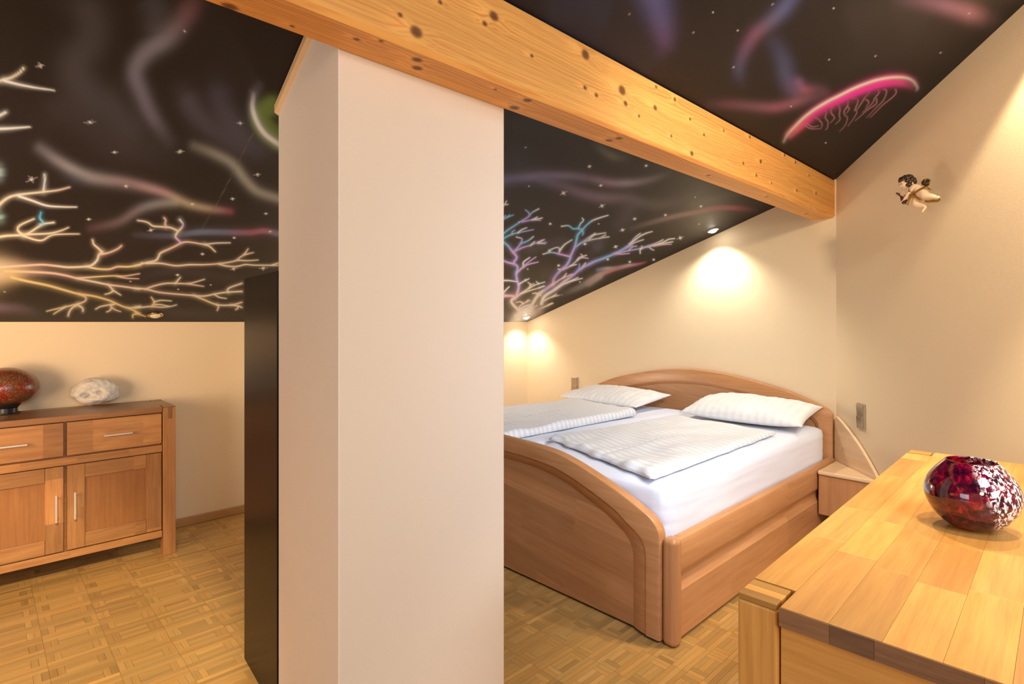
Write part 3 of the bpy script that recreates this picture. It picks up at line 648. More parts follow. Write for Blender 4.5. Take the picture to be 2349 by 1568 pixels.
st(zJ, [(520, 930), (800, 760), (1100, 640), (1450, 500), (1700, 420)], 7, (130, 40, 62), .5, None, 3)
# fine scratch across the left slope
st(lambda x, y: (x, y), [(588, 292), (560, 345), (520, 425), (490, 480), (462, 525)], .55, (120, 110, 98), .6)
# stars: (x, y, size, tilt)
STARS = [(z1, 190, 312, 24, .3), (z1, 426, 578, 28, .1), (z1, 542, 720, 16, .1), (z1, 852, 717, 22, .1), (z1, 1136, 582, 20, 0), (z1, 1218, 826, 18, .1), (z1, 1100, 940, 12, .1), (z1, 597, 880, 14, .1), (z1, 910, 965, 14, .1), (z1, 148, 850, 34, .5), (z1, 420, 1037, 14, .1), (z1, 714, 1088, 18, .3), (z1, 1258, 1010, 10, .1), (z1, 1278, 1095, 9, .1), (z1, 672, 1243, 10, 0), (z1, 958, 1201, 12, 0), (z1, 1105, 1271, 20, .3), (z1, 1245, 1268, 22, .1), (z1, 840, 1300, 11, 0), (z1, 1108, 1124, 8, 0), (z1, 875, 148, 7, .3),
         (z6, 437, 638, 30, .6), (z6, 608, 463, 16, .4), (z6, 980, 458, 12, .2), (z6, 690, 722, 26, .5), (z6, 682, 588, 14, .2), (z6, 905, 807, 16, .3), (z6, 825, 880, 22, .4), (z6, 780, 990, 20, .4), (z6, 1205, 932, 26, .4), (z6, 1340, 725, 12, .4), (z6, 1107, 782, 8, .3), (z6, 345, 1018, 24, .4), (z6, 578, 972, 14, .2), (z6, 188, 1210, 14, .3), (z6, 728, 1073, 8, .2), (z6, 873, 1090, 8, .2), (z6, 1030, 1075, 8, .2), (z6, 350, 840, 8, .1), (z6, 405, 1113, 9, .1)]
for fr, x, y, s, tl in STARS:
    k = {z1: 1.0, z6: 1.25}[fr]
    for ang, ln in ((tl, 1.0), (tl + 1.57, .75), (tl + .8, .6), (tl - .8, .45)):
        dx, dy = math.cos(-ang) * s * ln, math.sin(-ang) * s * ln * .8
        st(fr, [(x - dx, y - dy), (x, y)], .12, (205, 195, 180), .8, None, .75); st(fr, [(x, y), (x + dx, y + dy)], .75, (205, 195, 180), .8, None, .12)
    st(fr, [(x - 1, y), (x + 1, y)], 1.15 * k, (252, 246, 232), 1.0, (2.4, .2))
DOTS = [(z1, 843, 1368), (z1, 997, 1347), (z1, 617, 1331), (z1, 22, 1380), (z6, 210, 593), (z6, 188, 338), (z6, 145, 828), (z6, 668, 840), (z6, 1303, 665), (z6, 1328, 842), (z6, 952, 987), (z6, 202, 1137), (z6, 545, 1222), (z7, 1030, 140), (z7, 825, 150), (z7, 1472, 38), (z7, 1665, 258), (z7, 1965, 243), (z7, 1275, 490), (z7, 2095, 62), (z7, 1435, 658), (z7, 915, 57), (z7, 1190, 20), (z7, 1450, 275), (z7, 530, 65), (z7, 1010, 310)]
for fr, x, y in DOTS: st(fr, [(x - 1, y), (x + 1, y)], 1.0, (235, 225, 205), .9)

ALB = 0.86
def paint(V):
    """colour of the paint at every vertex of the slope"""
    n = len(V); X = V[:, 0] * CA - V[:, 1] * SA; Y = V[:, 0] * SA + V[:, 1] * CA; ok = Y > 0.35
    Y = np.where(ok, Y, 1); U = np.where(ok, CX + F * X / Y, -9e3); W = np.where(ok, HV - F * (V[:, 2] - H) / Y, -9e3)
    base = np.array(lin((35, 30, 31)))
    nz = vnoise(V[:, 0] * 1.7, V[:, 1] * 1.7, 3) * .6 + vnoise(V[:, 0] * 5, V[:, 1] * 5, 5) * .4
    col = base[None, :] * (0.72 + 0.5 * nz)[:, None]
    for pts, w0, w1, cols, a, glow in STROKES:
        if glow and max(w0, w1) <= 5.3 and glow[0] > 2.5: w0, w1, glow = w0 * .66, w1 * .66, (glow[0] * 1.15, glow[1] * .75)
        P = catmull(pts, 5); m = len(P); ws = np.linspace(w0, w1, m)
        ci = np.linspace(0, len(cols) - 1, m)
        if max(w0, w1) > 5.2 and a < .8: cols = [tuple(x * .68 + (sum(c) / 3) * .32 + q_ for x, q_ in zip(c, (0, 2, 8))) for c in cols]
        lc = np.minimum(np.array([lin(c) for c in cols]) * ALB * np.array([.95, 1.06, 1.26]), .88)
        pc = np.stack([np.interp(ci, np.arange(len(cols)), lc[:, k]) for k in range(3)], 1)
        big = max(w0, w1); reach = big * 2.4 * (glow[0] if glow else 1) + 2
        mk = np.nonzero((U > P[:, 0].min() - reach) & (U < P[:, 0].max() + reach) & (W > P[:, 1].min() - reach) & (W < P[:, 1].max() + reach))[0]
        if not len(mk): continue
        u = U[mk]; v = W[mk]; bd = np.full(len(mk), 1e9); bt = np.zeros(len(mk))
        for i in range(m - 1):
            ax, ay = P[i]; dx, dy = P[i + 1] - P[i]; L = dx * dx + dy * dy + 1e-9
            t = np.clip(((u - ax) * dx + (v - ay) * dy) / L, 0, 1); d = (u - ax - t * dx) ** 2 + (v - ay - t * dy) ** 2
            r = d / (ws[i] + (ws[i + 1] - ws[i]) * t + .3) ** 2
            s = r < bd; bd[s] = r[s]; bt[s] = (i + t)[s]
        cc = np.stack([np.interp(bt, np.arange(m), pc[:, k]) for k in range(3)], 1)
        if (big <= 7 or a >= 1) and glow: core = a * np.exp(-(bd / 1.1) ** 1.6)
        else: core = a * np.exp(-bd * .75)
        if glow: core = 1 - (1 - core) * (1 - a * glow[1] * np.exp(-bd / glow[0] ** 2 * 1.4))
        if not glow and big > 6:                    # soft veils fade out at their ends
            e = np.clip(np.minimum(bt, m - 1 - bt) / (m * .12), 0, 1); core = core * (.35 + .65 * e)
        col[mk] = col[mk] * (1 - core[:, None]) + cc * core[:, None]
    return col
def ceiling_grid(x0, x1, y0, y1, step):
    nx = int((x1 - x0) / step) + 1; ny = int((y1 - y0) / step) + 1
    x = np.linspace(x0, x1, nx); y = np.linspace(y0, y1, ny); XX, YY = np.meshgrid(x, y, indexing='ij')
    V = np.stack([XX.ravel(), YY.ravel(), (Z_KN + M_SL * (Y_KN - YY)).ravel()], 1); return V, nx, ny
mb = MB(); T = 0.06
def slab(x0, x1, y0, y1):
    mb.add([(x0, y0, ceil_z(y0) + .002), (x1, y0, ceil_z(y0) + .002), (x1, y1, ceil_z(y1) + .002), (x0, y1, ceil_z(y1) + .002), (x0, y0, ceil_z(y0) + T), (x1, y0, ceil_z(y0) + T), (x1, y1, ceil_z(y1) + T), (x0, y1, ceil_z(y1) + T)],
           [(3, 2, 1, 0), (4, 5, 6, 7), (0, 1, 5, 4), (1, 2, 6, 5), (2, 3, 7, 6), (3, 0, 4, 7)])
slab(XL - .08, XA + .08, YRIDGE, Y_KN + .08); mb.box((XL - .08, YR - .08, ZT), (XR + .08, YRIDGE, ZT + T))
ceiling = struct(mb.build('ceiling', M['ceil_black']))
V, nx, ny = ceiling_grid(-0.35, XA, 1.30, Y_KN, 0.0043)
grid_mesh('mural', V, nx, ny, M['mural'], paint(V), True, ceiling)
V, nx, ny = ceiling_grid(0.85, XA, -0.35, 1.20, 0.0043)
grid_mesh('mural', V, nx, ny, M['mural'], paint(V), True, ceiling)

# ------------------------------------------------------------------ the pine beam
BY0, BY1, BZ = 1.18, 1.31, 1.985
KN_F = [(955, 73, 11), (1133, 37, 9), (1427, 207, 9), (1343, 125, 9), (1435, 237, 5), (1503, 247, 5), (1342, 201, 4), (1368, 218, 4), (1548, 228, 4), (1587, 352, 5), (1505, 199, 3), (1745, 370, 4), (1800, 355, 3), (1825, 372, 3), (1705, 374, 3), (1615, 309, 3), (1583, 273, 3), (1466, 266, 3), (1540, 312, 3), (1828, 437, 3), (1872, 443, 3), (1112, 54, 5), (1010, 5, 4), (918, 34, 3), (1720, 314, 3), (1770, 420, 2), (1856, 402, 2), (1660, 300, 2), (1735, 402, 3), (1220, 128, 3)]
KN_B = [(957, 137, 8), (957, 156, 8), (818, 90, 5), (527, 15, 11), (1180, 247, 8), (1210, 230, 7), (1397, 322, 6), (1420, 317, 6), (874, 94, 4), (1580, 363, 5), (1625, 402, 4), (1850, 490, 3), (1760, 450, 3), (1136, 205, 3), (670, 60, 3)]
def beam_paint(a, b, knots, seed):
    """a along the beam, b across (m); knots = (a, b, radius)"""
    da = np.zeros_like(a); dark = np.zeros_like(a); lightk = np.zeros_like(a)
    for ka, kb, r in knots:
        dx = (a - ka) / 1.0; dy = b - kb; R2 = dx * dx / (r * 5.0) ** 2 + dy * dy / (r * 3.0) ** 2
        da += np.sign(dy + 1e-6) * r * 1.6 * np.exp(-R2)
        k2 = dx * dx / (r * 1.25) ** 2 + dy * dy / r ** 2
        dark = np.maximum(dark, np.exp(-(k2 * .55) ** 3)); lightk = np.maximum(lightk, np.exp(-(dx + r * 4) ** 2 / (r * 4) ** 2 - dy * dy / (r * 2) ** 2))
    wv = vnoise(a * 1.3, b * 9, seed) * .055 + vnoise(a * 4.5, b * 14, seed + 1) * .016
    t = b + da * .9 + wv
    lam = np.floor(b / .041); lh = np.sin(lam * 17.3 + seed) * .5 + .5
    g = .5 + .5 * np.sin(t * 560 + lam * 2.1); g = g ** 3
    g2 = vnoise(a * 2.0, t * 160, seed + 2); g3 = vnoise(a * 18, b * 600, seed + 3)
    f = .58 * g * (.35 + .65 * vnoise(a * 2, b * 20, seed + 4)) + .35 * g2 + .12 * g3 - .16
    f = np.clip(f, 0, 1)[:, None]
    c0 = np.array(lin((240, 179, 94))); c1 = np.array(lin((196, 103, 36)))
    c = c0 * (1 - f) + c1 * f
    c = c * (1 - .10 * lh[:, None]); c = c * (1 + .2 * lightk[:, None])
    c = c * (1 - dark[:, None] * .9) + np.array(lin((92, 46, 20))) * dark[:, None] * .9
    return np.clip(c, 0, .95) * .95
q = NT('pine'); pa = q.n('ShaderNodeAttribute', attribute_name='paint').outputs['Color']
q.set(Base_Color=pa, Roughness=0.55); M['pine'] = q.m
beam = thing('ceiling_beam', 'long honey pine ceiling beam with dark knots crossing above the pillar', 'beam', (0, 0, 0))
CH = .012
def bpatch(fn, a0, a1, n_b, name, knots, bfun, flip):
    na = int((a1 - a0) / .0045) + 1; aa = np.linspace(a0, a1, na); bb = np.linspace(0, 1, n_b)
    A, B = np.meshgrid(aa, bb, indexing='ij'); A, B = A.ravel(), B.ravel(); V = fn(A, B)
    return V, na, n_b, beam_paint(A, bfun(V), knots, 4), flip
ZF = ceil_z(BY0) - .008
kf = [(on_y(u, v, BY0).x, on_y(u, v, BY0).z, r / F * on_y(u, v, BY0).x * .93) for u, v, r in KN_F]
kf = [(a, b, max(.0045, k * (a * SA + BY0 * CA) / F * .95)) for (a, b, _), (_, _, k) in zip(kf, KN_F)]
kb = []
for u, v, r in KN_B:
    p = on_z(u, v, BZ); kb.append((p.x, p.y + 5, max(.004, r * (p.x * SA + p.y * CA) / F)))
X0 = 0.25
parts = [bpatch(lambda A, B: np.stack([A, np.full_like(A, BY0), BZ + CH + B * (ZF - BZ - CH)], 1), X0, XA, 62, 'f', kf, lambda V: V[:, 2], True),
         bpatch(lambda A, B: np.stack([A, BY0 + CH + B * (BY1 - BY0 - CH), np.full_like(A, BZ)], 1), X0, XA, 34, 'b', kb, lambda V: V[:, 1] + 5, True),
         bpatch(lambda A, B: np.stack([A, BY0 + CH - B * CH, BZ + B * CH], 1), X0, XA, 3, 'c', [], lambda V: V[:, 2] * .5, True)]
AV, AC, AF = [], [], []; off = 0
for V, na, nb, cc, fl in parts:
    i, j = np.meshgrid(np.arange(na - 1), np.arange(nb - 1), indexing='ij'); a = (i * nb + j).ravel() + off
    AF.append(np.stack([a, a + nb, a + nb + 1, a + 1], 1)); AV.append(V); AC.append(cc); off += len(V)
sv = np.array([(x, y, z) for x in (XL, X0) for (y, z) in ((BY0, ZF), (BY0, BZ), (BY1, BZ), (BY1, ceil_z(BY1) - .001))] + [(XA, BY0, ZF), (XA, BY1, BZ), (XA, BY1, ceil_z(BY1) - .001)])
sf = np.array([(0, 1, 5, 4), (1, 2, 6, 5), (2, 3, 7, 6), (3, 0, 4, 7), (6, 7, 10, 9), (7, 4, 8, 10)]) + off
AV.append(sv); AC.append(np.tile(np.array(lin((226, 150, 75))), (len(sv), 1))); AF.append(sf)
V = np.concatenate(AV); Fq = np.concatenate(AF); cc = np.concatenate(AC)
me = bpy.data.meshes.new('beam_timber'); me.from_pydata(V.tolist(), [], Fq.tolist())
at = me.attributes.new('paint', 'FLOAT_COLOR', 'POINT'); c4 = np.ones((len(V), 4), np.float32); c4[:, :3] = cc; at.data.foreach_set('color', c4.ravel())
me.materials.append(M['pine']); o = bpy.data.objects.new('timber', me); C.objects.link(o); o.parent = beam
mb = MB(); mb.box((XL, BY0 + .006, ZF - .001), (XA, BY1 - .03, ceil_z(BY1 - .03) - .001)); mb.build('joint_strip', M['ceil_black'], beam)

# ------------------------------------------------------------------ pillar
PL = [(0.655, 1.3125), (1.224, 1.3125), (1.290, 1.855), (0.715, 1.855)]
mb = MB(); mb.prism(PL, 0, lambda x, y: ceil_z(y) - .002); pil = struct(mb.build('wall_pillar', M['pillar'], fix=True, bevel=.004))
mb = MB()
d = Vector((PL[3][0] - PL[0][0], PL[3][1] - PL[0][1])).normalized(); nn = Vector((-d.y, d.x)) * 1
if nn.x > 0: nn = -nn
a, b = Vector(PL[0]) + d * .02, Vector(PL[3]) + d * .003
vs = []
for p in (a, b):
    for off, dz in ((0, -.003), (.012, -.003), (.012, -.026), (0, -.034)):
        w = p + nn * off; vs.append((w.x, w.y, ceil_z(p.y) + dz))
mb.add(vs, [(0, 1, 2, 3), (7, 6, 5, 4), (0, 4, 5, 1), (1, 5, 6, 2), (2, 6, 7, 3), (3, 7, 4, 0)], [(p[1], p[2], p[0]) for p in vs])
struct(mb.build('trim_1', wood('trim_pine', (0.80, 0.58, 0.34), (0.7, 0.46, 0.24)), fix=True))

# black cabinet behind it
cab = thing('black_cabinet', 'tall narrow black cabinet tucked behind the pale pillar', 'cabinet', (1.1, 2.06, 0))
K = [(0.7125, 1.8600), (0.745, 2.272), (1.55, 2.272), (1.55, 1.8600)]
mb = MB(); mb.prism([(x - 1.1, y - 2.06) for x, y in K], 0.0, 1.468); mb.build('body', M['black'], cab, fix=True, bevel=.003)
mb = MB(); mb.box((-.34, .2125, .02), (.44, .226, 1.45)); mb.build('door', M['black'], cab, bevel=.002)

# ------------------------------------------------------------------ recessed ceiling spotlights
def ceil_matrix(x, y):
    n = Vector((0, M_SL, 1)).normalized()
    rot = Vector((0, 0, 1)).rotation_difference(n).to_matrix().to_4x4()
    return Matrix.Translation((x, y, ceil_z(y))) @ rot
def downlight(x, y, label, power, ring_mat, lit=True):
    t = thing('recessed_spotlight', label, 'spotlight', group='recessed ceiling spotlights'); t.matrix_world = ceil_matrix(x, y)
    m = MB(); m.lathe([(.030, -.001), (.030, -.006), (.034, -.009), (.040, -.008), (.043, -.004), (.043, -.001)], 32, close=True); m.build('ring', ring_mat, t, smooth=True, fix=True)
    m = MB(); m.lathe([(.0295, -.001), (.0295, -.006), (.026, -.012), (.018, -.018), (.008, -.021), (.001, -.0215)], 24); m.build('bulb', M['glow'] if lit else M['bulb_off'], t, smooth=True, fix=True)
    if lit:
        z = ceil_z(y) - .035
        spot('spot_beam', (x, y, z), (x + .0, y, 0), power, 122, 0.85, (1.0, 0.91, 0.77), 0.025)
(l1, p1), (l2, p2) = LAMPS
downlight(l1[0], l1[1], 'lit white spotlight in the painted slope above the headboard', p1, M['steel'])
downlight(l2[0], l2[1], 'lit white spotlight low in the corner at the foot of the painted trees', p2, M['steel'])
p = on_z(356, 722, ceil_z(3.888)); downlight(.77, 3.885, 'unlit brass ringed spotlight low in the slope above the left sideboard', 0, M['brass'], False)

# ------------------------------------------------------------------ the bed
bed = thing('double_bed', 'beech double bed with arched headboard and footboard standing against the gable wall', 'bed', (3.0, 2.17, 0))
def arch(ctrl, k=6):
    a_, b_ = np.array(ctrl[0], float), np.array(ctrl[1], float); r = np.concatenate([np.array([a_ + (b_ - a_) * t for t in (0, .25, .5, .75)]), catmull(ctrl[1:], k)]); c = 2 * 2.17
    l = np.stack([c - r[::-1, 0], r[::-1, 1]], 1); return np.concatenate([r, l[1:]])
def arch_board(name, O, G1, G2, xf, xp, xb, parent, hand):
    """hand = -1: front faces -x"""
    o, g1, g2 = arch(O), arch(G1), arch(G2); n = len(o); e = .010
    ctr = np.array([2.17, 0.0]); ins = o + (ctr - o) / np.linalg.norm(ctr - o, axis=1)[:, None] * e
    ins[0] = (o[0][0] + e, 0.012); ins[-1] = (o[-1][0] - e, 0.012)
    for a_ in (o, g1, g2): a_[0, 1] = a_[-1, 1] = 0.012
    def P(a_, x): return [(x - 3.0, q_[0] - 2.17, q_[1]) for q_ in a_]
    m = MB(); rows = [P(o, xb), P(o, xf + e), P(o + (ins - o) * .35, xf + e * .25), P(ins, xf), P(g1, xf)]
    dp = xp - xf; rows.append(P(g1 + (g2 - g1) * .02, xf + dp * .22))
    for t in (.2, .4, .6, .8, 1.0):
        rows.append(P(g1 + (g2 - g1) * t, xf + dp * (.22 + .78 * t ** 1.7)))
    vs = [p_ for r_ in rows for p_ in r_]; fs = []
    for i in range(len(rows) - 1):
        for k in range(n - 1): fs.append((i * n + k, i * n + k + 1, (i + 1) * n + k + 1, (i + 1) * n + k))
    gcs = []
    for p_ in vs:
        gcs.append((p_[1], p_[2], p_[0]))
    # back face
    h = n // 2
    back = [(k, k + 1, n - 2 - k, n - 1 - k) for k in range(h - 1)] + [(h - 1, h, h + 1)]
    m.add(vs, fs + back, gcs); fr = m.build(name, M['beech'], parent, fix=True); smooth_by_angle(fr, 30)
    m = MB(); v2 = P(g2, xp + .0002); m.add(v2, back, [(p_[1] + p_[2] * .12, p_[2] - p_[1] * .12, 3.3) for p_ in v2]); pn = m.build('panel', M['beech_stave'], fr)
    return fr
OF = [(1.211, 0), (1.211, .41), (1.217, .452), (1.246, .492), (1.31, .527), (1.464, .591), (1.714, .668), (1.913, .692), (2.17, .70)]
G1F = [(1.275, 0), (1.275, .33), (1.282, .375), (1.307, .412), (1.363, .448), (1.464, .506), (1.714, .593), (1.913, .622), (2.17, .632)]
G2F = [(1.352, 0), (1.352, .305), (1.36, .345), (1.384, .382), (1.43, .415), (1.52, .462), (1.73, .541), (1.92, .574), (2.17, .585)]
arch_board('footboard', OF, G1F, G2F, 1.985, 2.010, 2.032, bed, -1)
OH = [(1.182, 0), (1.182, .66), (1.19, .705), (1.27, .752), (1.48, .825), (1.784, .892), (2.0, .922), (2.17, .932)]
G1H = [(1.262, 0), (1.262, .59), (1.275, .64), (1.34, .69), (1.5, .738), (1.784, .80), (2.0, .828), (2.17, .837)]
G2H = [(1.285, 0), (1.285, .575), (1.298, .62), (1.36, .668), (1.51, .715), (1.784, .776), (2.0, .804), (2.17, .813)]
arch_board('headboard', OH, G1H, G2H, 4.03, 4.048, 4.066, bed, -1)
for s in (1, -1):
    pr = [(1.203, .417), (1.182, .417), (1.170, .410), (1.165, .396), (1.165, .292), (1.168, .280), (1.178, .268), (1.183, .250), (1.181, .232), (1.172, .214), (1.165, .205), (1.165, .016), (1.203, .016)]
    if s < 0: pr = [(4.34 - y, z) for y, z in pr][::-1]
    m = MB(); m.extrude_x([(y - 2.17, z) for y, z in pr], 2.058 - 3, 4.029 - 3, 'x'); r_ = m.build('side_rail', M['beech_stave'], bed, fix=True); smooth_by_angle(r_, 35)
    y0, y1 = (1.146, 1.2085) if s > 0 else (4.34 - 1.2085, 4.34 - 1.146)
    m = MB(); m.box((1.992 - 3, y0 - 2.17, 0), (2.0565 - 3, y1 - 2.17, .432), 'z'); m.build('corner_post', M['beech'], bed, bevel=.022, seg=5)
m = MB(); m.box((2.034 - 3, 1.206 - 2.17, .30), (4.028 - 3, 3.134 - 2.17, .345)); m.build('slatted_base', M['base'], bed)

# mattresses
for y0, y1, lab in ((1.212, 2.163, 'mattress in smooth white fitted sheet on the right half of the bed'), (2.177, 3.128, 'mattress in smooth white fitted sheet on the left half of the bed')):
    t = thing('mattress', lab, 'mattress', (3.03, (y0 + y1) / 2, .346), 0, 'mattresses on the bed')
    hx, hy, hz = .986, (y1 - y0) / 2, .272; rr = .055
    nx_, ny_, nz_ = 60, 32, 10; V = []; m = MB()
    b = bmesh.new(); bmesh.ops.create_cube(b, size=2.0); bmesh.ops.subdivide_edges(b, edges=b.edges[:], cuts=22, use_grid_fill=True)
    for v in b.verts:
        p_ = Vector((v.co.x * hx, v.co.y * hy, v.co.z * hz / 2))
        inner = Vector((max(-hx + rr, min(hx - rr, p_.x)), max(-hy + rr, min(hy - rr, p_.y)), max(-hz / 2 + rr, min(hz / 2 - rr, p_.z))))
        # pull the cube grid so that the rounded edge gets vertices
        d_ = p_ - inner
        if d_.length > 0: p_ = inner + d_.normalized() * rr
        w_ = .004 * N3(p_ + Vector((y0, 0, 0)), 7) + .003 * N3(Vector((p_.x * 3, p_.y * 3, p_.z * 30)), 1.5)
        if p_.z < hz / 2 - .03 and (abs(v.co.y) > .99 or abs(v.co.x) > .99): w_ += .003 * N3(Vector((p_.x * 9, p_.y * 9, p_.z * 3)), 2.0)
        p_ = p_ + (d_.normalized() if d_.length > 0 else Vector((0, 0, 1 if v.co.z > 0 else 0))) * w_
        v.co = (p_.x, p_.y, max(p_.z + hz / 2, 0.0005))
    me = bpy.data.meshes.new('fitted_sheet'); b.to_mesh(me); b.free(); me.polygons.foreach_set('use_smooth', [True] * len(me.polygons))
    at = me.attributes.new('gc', 'FLOAT_VECTOR', 'POINT'); cbuf = np.zeros(len(me.vertices) * 3, np.float32); me.vertices.foreach_get('co', cbuf); at.data.foreach_set('vector', cbuf)
    me.materials.append(M['sheet']); o = bpy.data.objects.new('fitted_sheet', me); C.objects.link(o); o.parent = t
    MT = .346 + hz

# duvets
def duvet(label, A, B_, C_, D, seed, thick):
    """corners: A foot-left, B foot-right, C head-right, D head-left"""
    A, B_, C_, D = [np.array(p_) for p_ in (A, B_, C_, D)]
    L = np.linalg.norm(D - A)
    def xy(u, v):
        a, b = (u + 1) / 2, (v + 1) / 2
        p_ = (A * (1 - b) + B_ * b) * (1 - a) + (D * (1 - b) + C_ * b) * a
        return p_
    def top(u, v):
        p_ = xy(u, v); eu, ev = 1 - abs(u), 1 - abs(v)
        ed = min(eu * .7, ev * .45); k = min(1, ed / .035); h = thick * math.sqrt(max(0, 1 - (1 - k) ** 2))
        wr = .012 * N3((p_[0] * 3.0, p_[1] * 5.0, seed), 1.5) + .005 * N3((p_[0] * 9, p_[1] * 9, seed), 1.3)
        foot = math.exp(-((u + 1) / .16) ** 2)
        wr += foot * .014 * N3((p_[0] * 5, p_[1] * 16, seed), 1.0)
        crease = -.007 * math.exp(-((v - .12 - .05 * math.sin(u * 3)) / .02) ** 2) * (1 if u < .2 else .3)
        jx = foot * .035 * N3((p_[1] * 9, seed, 0), 1.0); jy = (1 - min(1, ev / .15)) * .012 * N3((p_[0] * 7, seed, 3), 1.0)
        z = MT + .010 + h + (wr + crease) * min(1, k) + (.004 if k < .2 else 0)
        return (p_[0] + jx, p_[1] + jy, max(z, MT + .0105)), (a_len * (u + 1) / 2, p_[1], 0)
    def bot(u, v):
        p_ = xy(u, v); return (p_[0], p_[1], MT + .0085), (a_len * (u + 1) / 2, p_[1], 0)
    a_len = L
    m = cushion(top, bot, 90, 60); c = ((A + C_) / 2)
    o = m.build('duvet', M['duvet'], smooth=True, fix=True); o.location = (0, 0, 0)
    return tag(o, label, 'duvet', 'folded duvets on the bed')
duvet('white and grey striped duvet folded flat on the right half of the bed', (2.36, 2.15), (2.06, 1.29), (3.44, 1.31), (3.51, 2.03), 1.0, .028)
duvet('white and grey striped duvet folded flat on the left half of the bed', (2.13, 3.02), (2.13, 2.30), (3.42, 2.27), (3.56, 2.98), 5.0, .05)

# pillows
def pillow(label, loc, rz, tilt, roll, w, d, h, seed):
    def shape(u, v, s):
        x = u * d / 2; y = v * w / 2
        ru = (1 - abs(u) ** 2.6) ** .62 if abs(u) < 1 else 0; rv = (1 - abs(v) ** 3.2) ** .62 if abs(v) < 1 else 0
        t = ru * rv; pin = 1 - .06 * (1 - abs(abs(u) - abs(v))) * (1 if abs(u) > .8 or abs(v) > .8 else .3)
        x *= 1 - .07 * (1 - v * v) * abs(u) ** 3; y *= 1 - .05 * (1 - u * u) * abs(v) ** 3
        z = s * t * h / 2
        wr = .010 * N3((u * 2.2, v * 3.5, seed), 1.2) + .006 * N3((u * 6, v * 6, seed), 1.4) + .012 * (1 - rv) * N3((u * 9, v * 2, seed), 1.2)
        return (x, y, z + (wr * s * min(1, t * 2) if s > 0 else 0)), (y, x, 0)
    m = cushion(lambda u, v: shape(u, v, 1), lambda u, v: shape(u, v, -.8), 40, 56)
    o = m.build('pillow', M['pillowcase'], smooth=True, fix=True)
    o.location = loc; o.rotation_euler = (roll, tilt, rz)
    return tag(o, label, 'pillow', 'pillows at the headboard')
pillow('plump white pillow with creased corner on the right, before the headboard', (3.785, 1.62, MT + .088), R(2), R(-9), 0, .80, .46, .155, 2.0)
pillow('white pillow with faint stripes on the left, before the headboard', (3.752, 2.72, MT + .080), R(-4), R(-7), 0, .82, .46, .12, 7.0)

# ------------------------------------------------------------------ nightstands
def tri_top(px_, ns): pass
ns = thing('nightstand', 'small triangular beech nightstand between bed side and slanted wall', 'nightstand', (3.82, 1.02, 0))
def off(p_): return (p_[0] - 3.82, p_[1] - 1.02)
def bpt(s, d_=0.0): p_ = B0 + BD * s + BN * d_; return (p_.x, p_.y)
dB = .004
def b_at_x(x, d_):  # y on the line parallel to the slanted wall at distance d_
    p_ = B0 + BN * d_; return p_.y + BD.y / BD.x * (x - p_.x)
def b_at_y(y, d_):
    p_ = B0 + BN * d_; return p_.x + BD.x / BD.y * (y - p_.y)
YS = 1.158
m = MB(); m.prism([off(p_) for p_ in [(3.668, YS), (3.668, b_at_x(3.668, .026)), (b_at_y(YS, .026), YS)]], .378, .402, 'y'); m.build('top', M['beech_light'], ns, fix=True, bevel=.008, seg=3)
m = MB(); m.prism([off(p_) for p_ in [(3.684, YS), (3.684, b_at_x(3.684, .03)), (b_at_y(YS, .03), YS)]], .135, .3775, 'z'); m.build('body', M['beech_stave'], ns, fix=True, bevel=.004)
m = MB(); m.box((3.6805 - 3.82, b_at_x(3.684, .04) - 1.02 + .004, .139), (3.6838 - 3.82, YS - 1.02 - .004, .372), 'z'); m.build('front_panel', M['beech_stave'], ns, bevel=.002)
# curved back panel along the slanted wall
s0 = None
prof = [(.0, .20), (.0, .655), (.004, .675), (.016, .687), (.035, .686), (.075, .672), (.14, .642), (.22, .596), (.31, .538), (.40, .476), (.47, .422), (.50, .398), (.515, .38), (.515, .20)]
prof = [(.02, .20), (.02, .66), (.026, .678), (.04, .688), (.06, .684)] + [(t, .684 - (t - .06) * .36 - (t - .06) ** 2 * .58) for t in (.11, .17, .23, .29, .35, .41, .46, .50)] + [(.52, .40), (.52, .20)]
vs = []
for d_ in (.004, .024):
    for s, z in prof: p_ = B0 + BD * s + BN * d_; vs.append((p_.x - 3.82, p_.y - 1.02, z))
n = len(prof)
m = MB(); m.add(vs, [tuple(range(n)), tuple(range(n, 2 * n))[::-1]] + [(i, n + i, n + (i + 1) % n, (i + 1) % n) for i in range(n)], [(s, z, d_) for d_ in (0, .02) for s, z in prof])
m.build('back_panel', M['beech_light'], ns, fix=True, bevel=.007, seg=3)
ns2 = thing('nightstand', 'beech nightstand mostly hidden on the far left side of the bed', 'nightstand', (3.9, 3.4, 0))
m = MB(); m.prism([(3.70 - 3.9, 3.19 - 3.4), (4.045 - 3.9, 3.19 - 3.4), (4.045 - 3.9, 3.60 - 3.4), (3.95 - 3.9, 3.60 - 3.4)], .135, .378, 'z'); m.build('body', M['beech_stave'], ns2, fix=True, bevel=.004)
m = MB(); m.prism([(3.68 - 3.9, 3.188 - 3.4), (4.045 - 3.9, 3.188 - 3.4), (4.045 - 3.9, 3.62 - 3.4), (3.94 - 3.9, 3.62 - 3.4)], .3785, .402, 'y'); m.build('top', M['beech_light'], ns2, fix=True, bevel=.007, seg=3)
vs = []
for x in (4.046, 4.066):
    for s, z in prof: vs.append((x - 3.9, 3.165 + s - 3.4, z - .0))
m = MB(); m.add(vs, [tuple(range(n)), tuple(range(n, 2 * n))[::-1]] + [(i, n + i, n + (i + 1) % n, (i + 1) % n) for i in range(n)], [(s, z, d_) for d_ in (0, .02) for s, z in prof]); m.build('back_panel', M['beech_light'], ns2, fix=True, bevel=.006, seg=3)

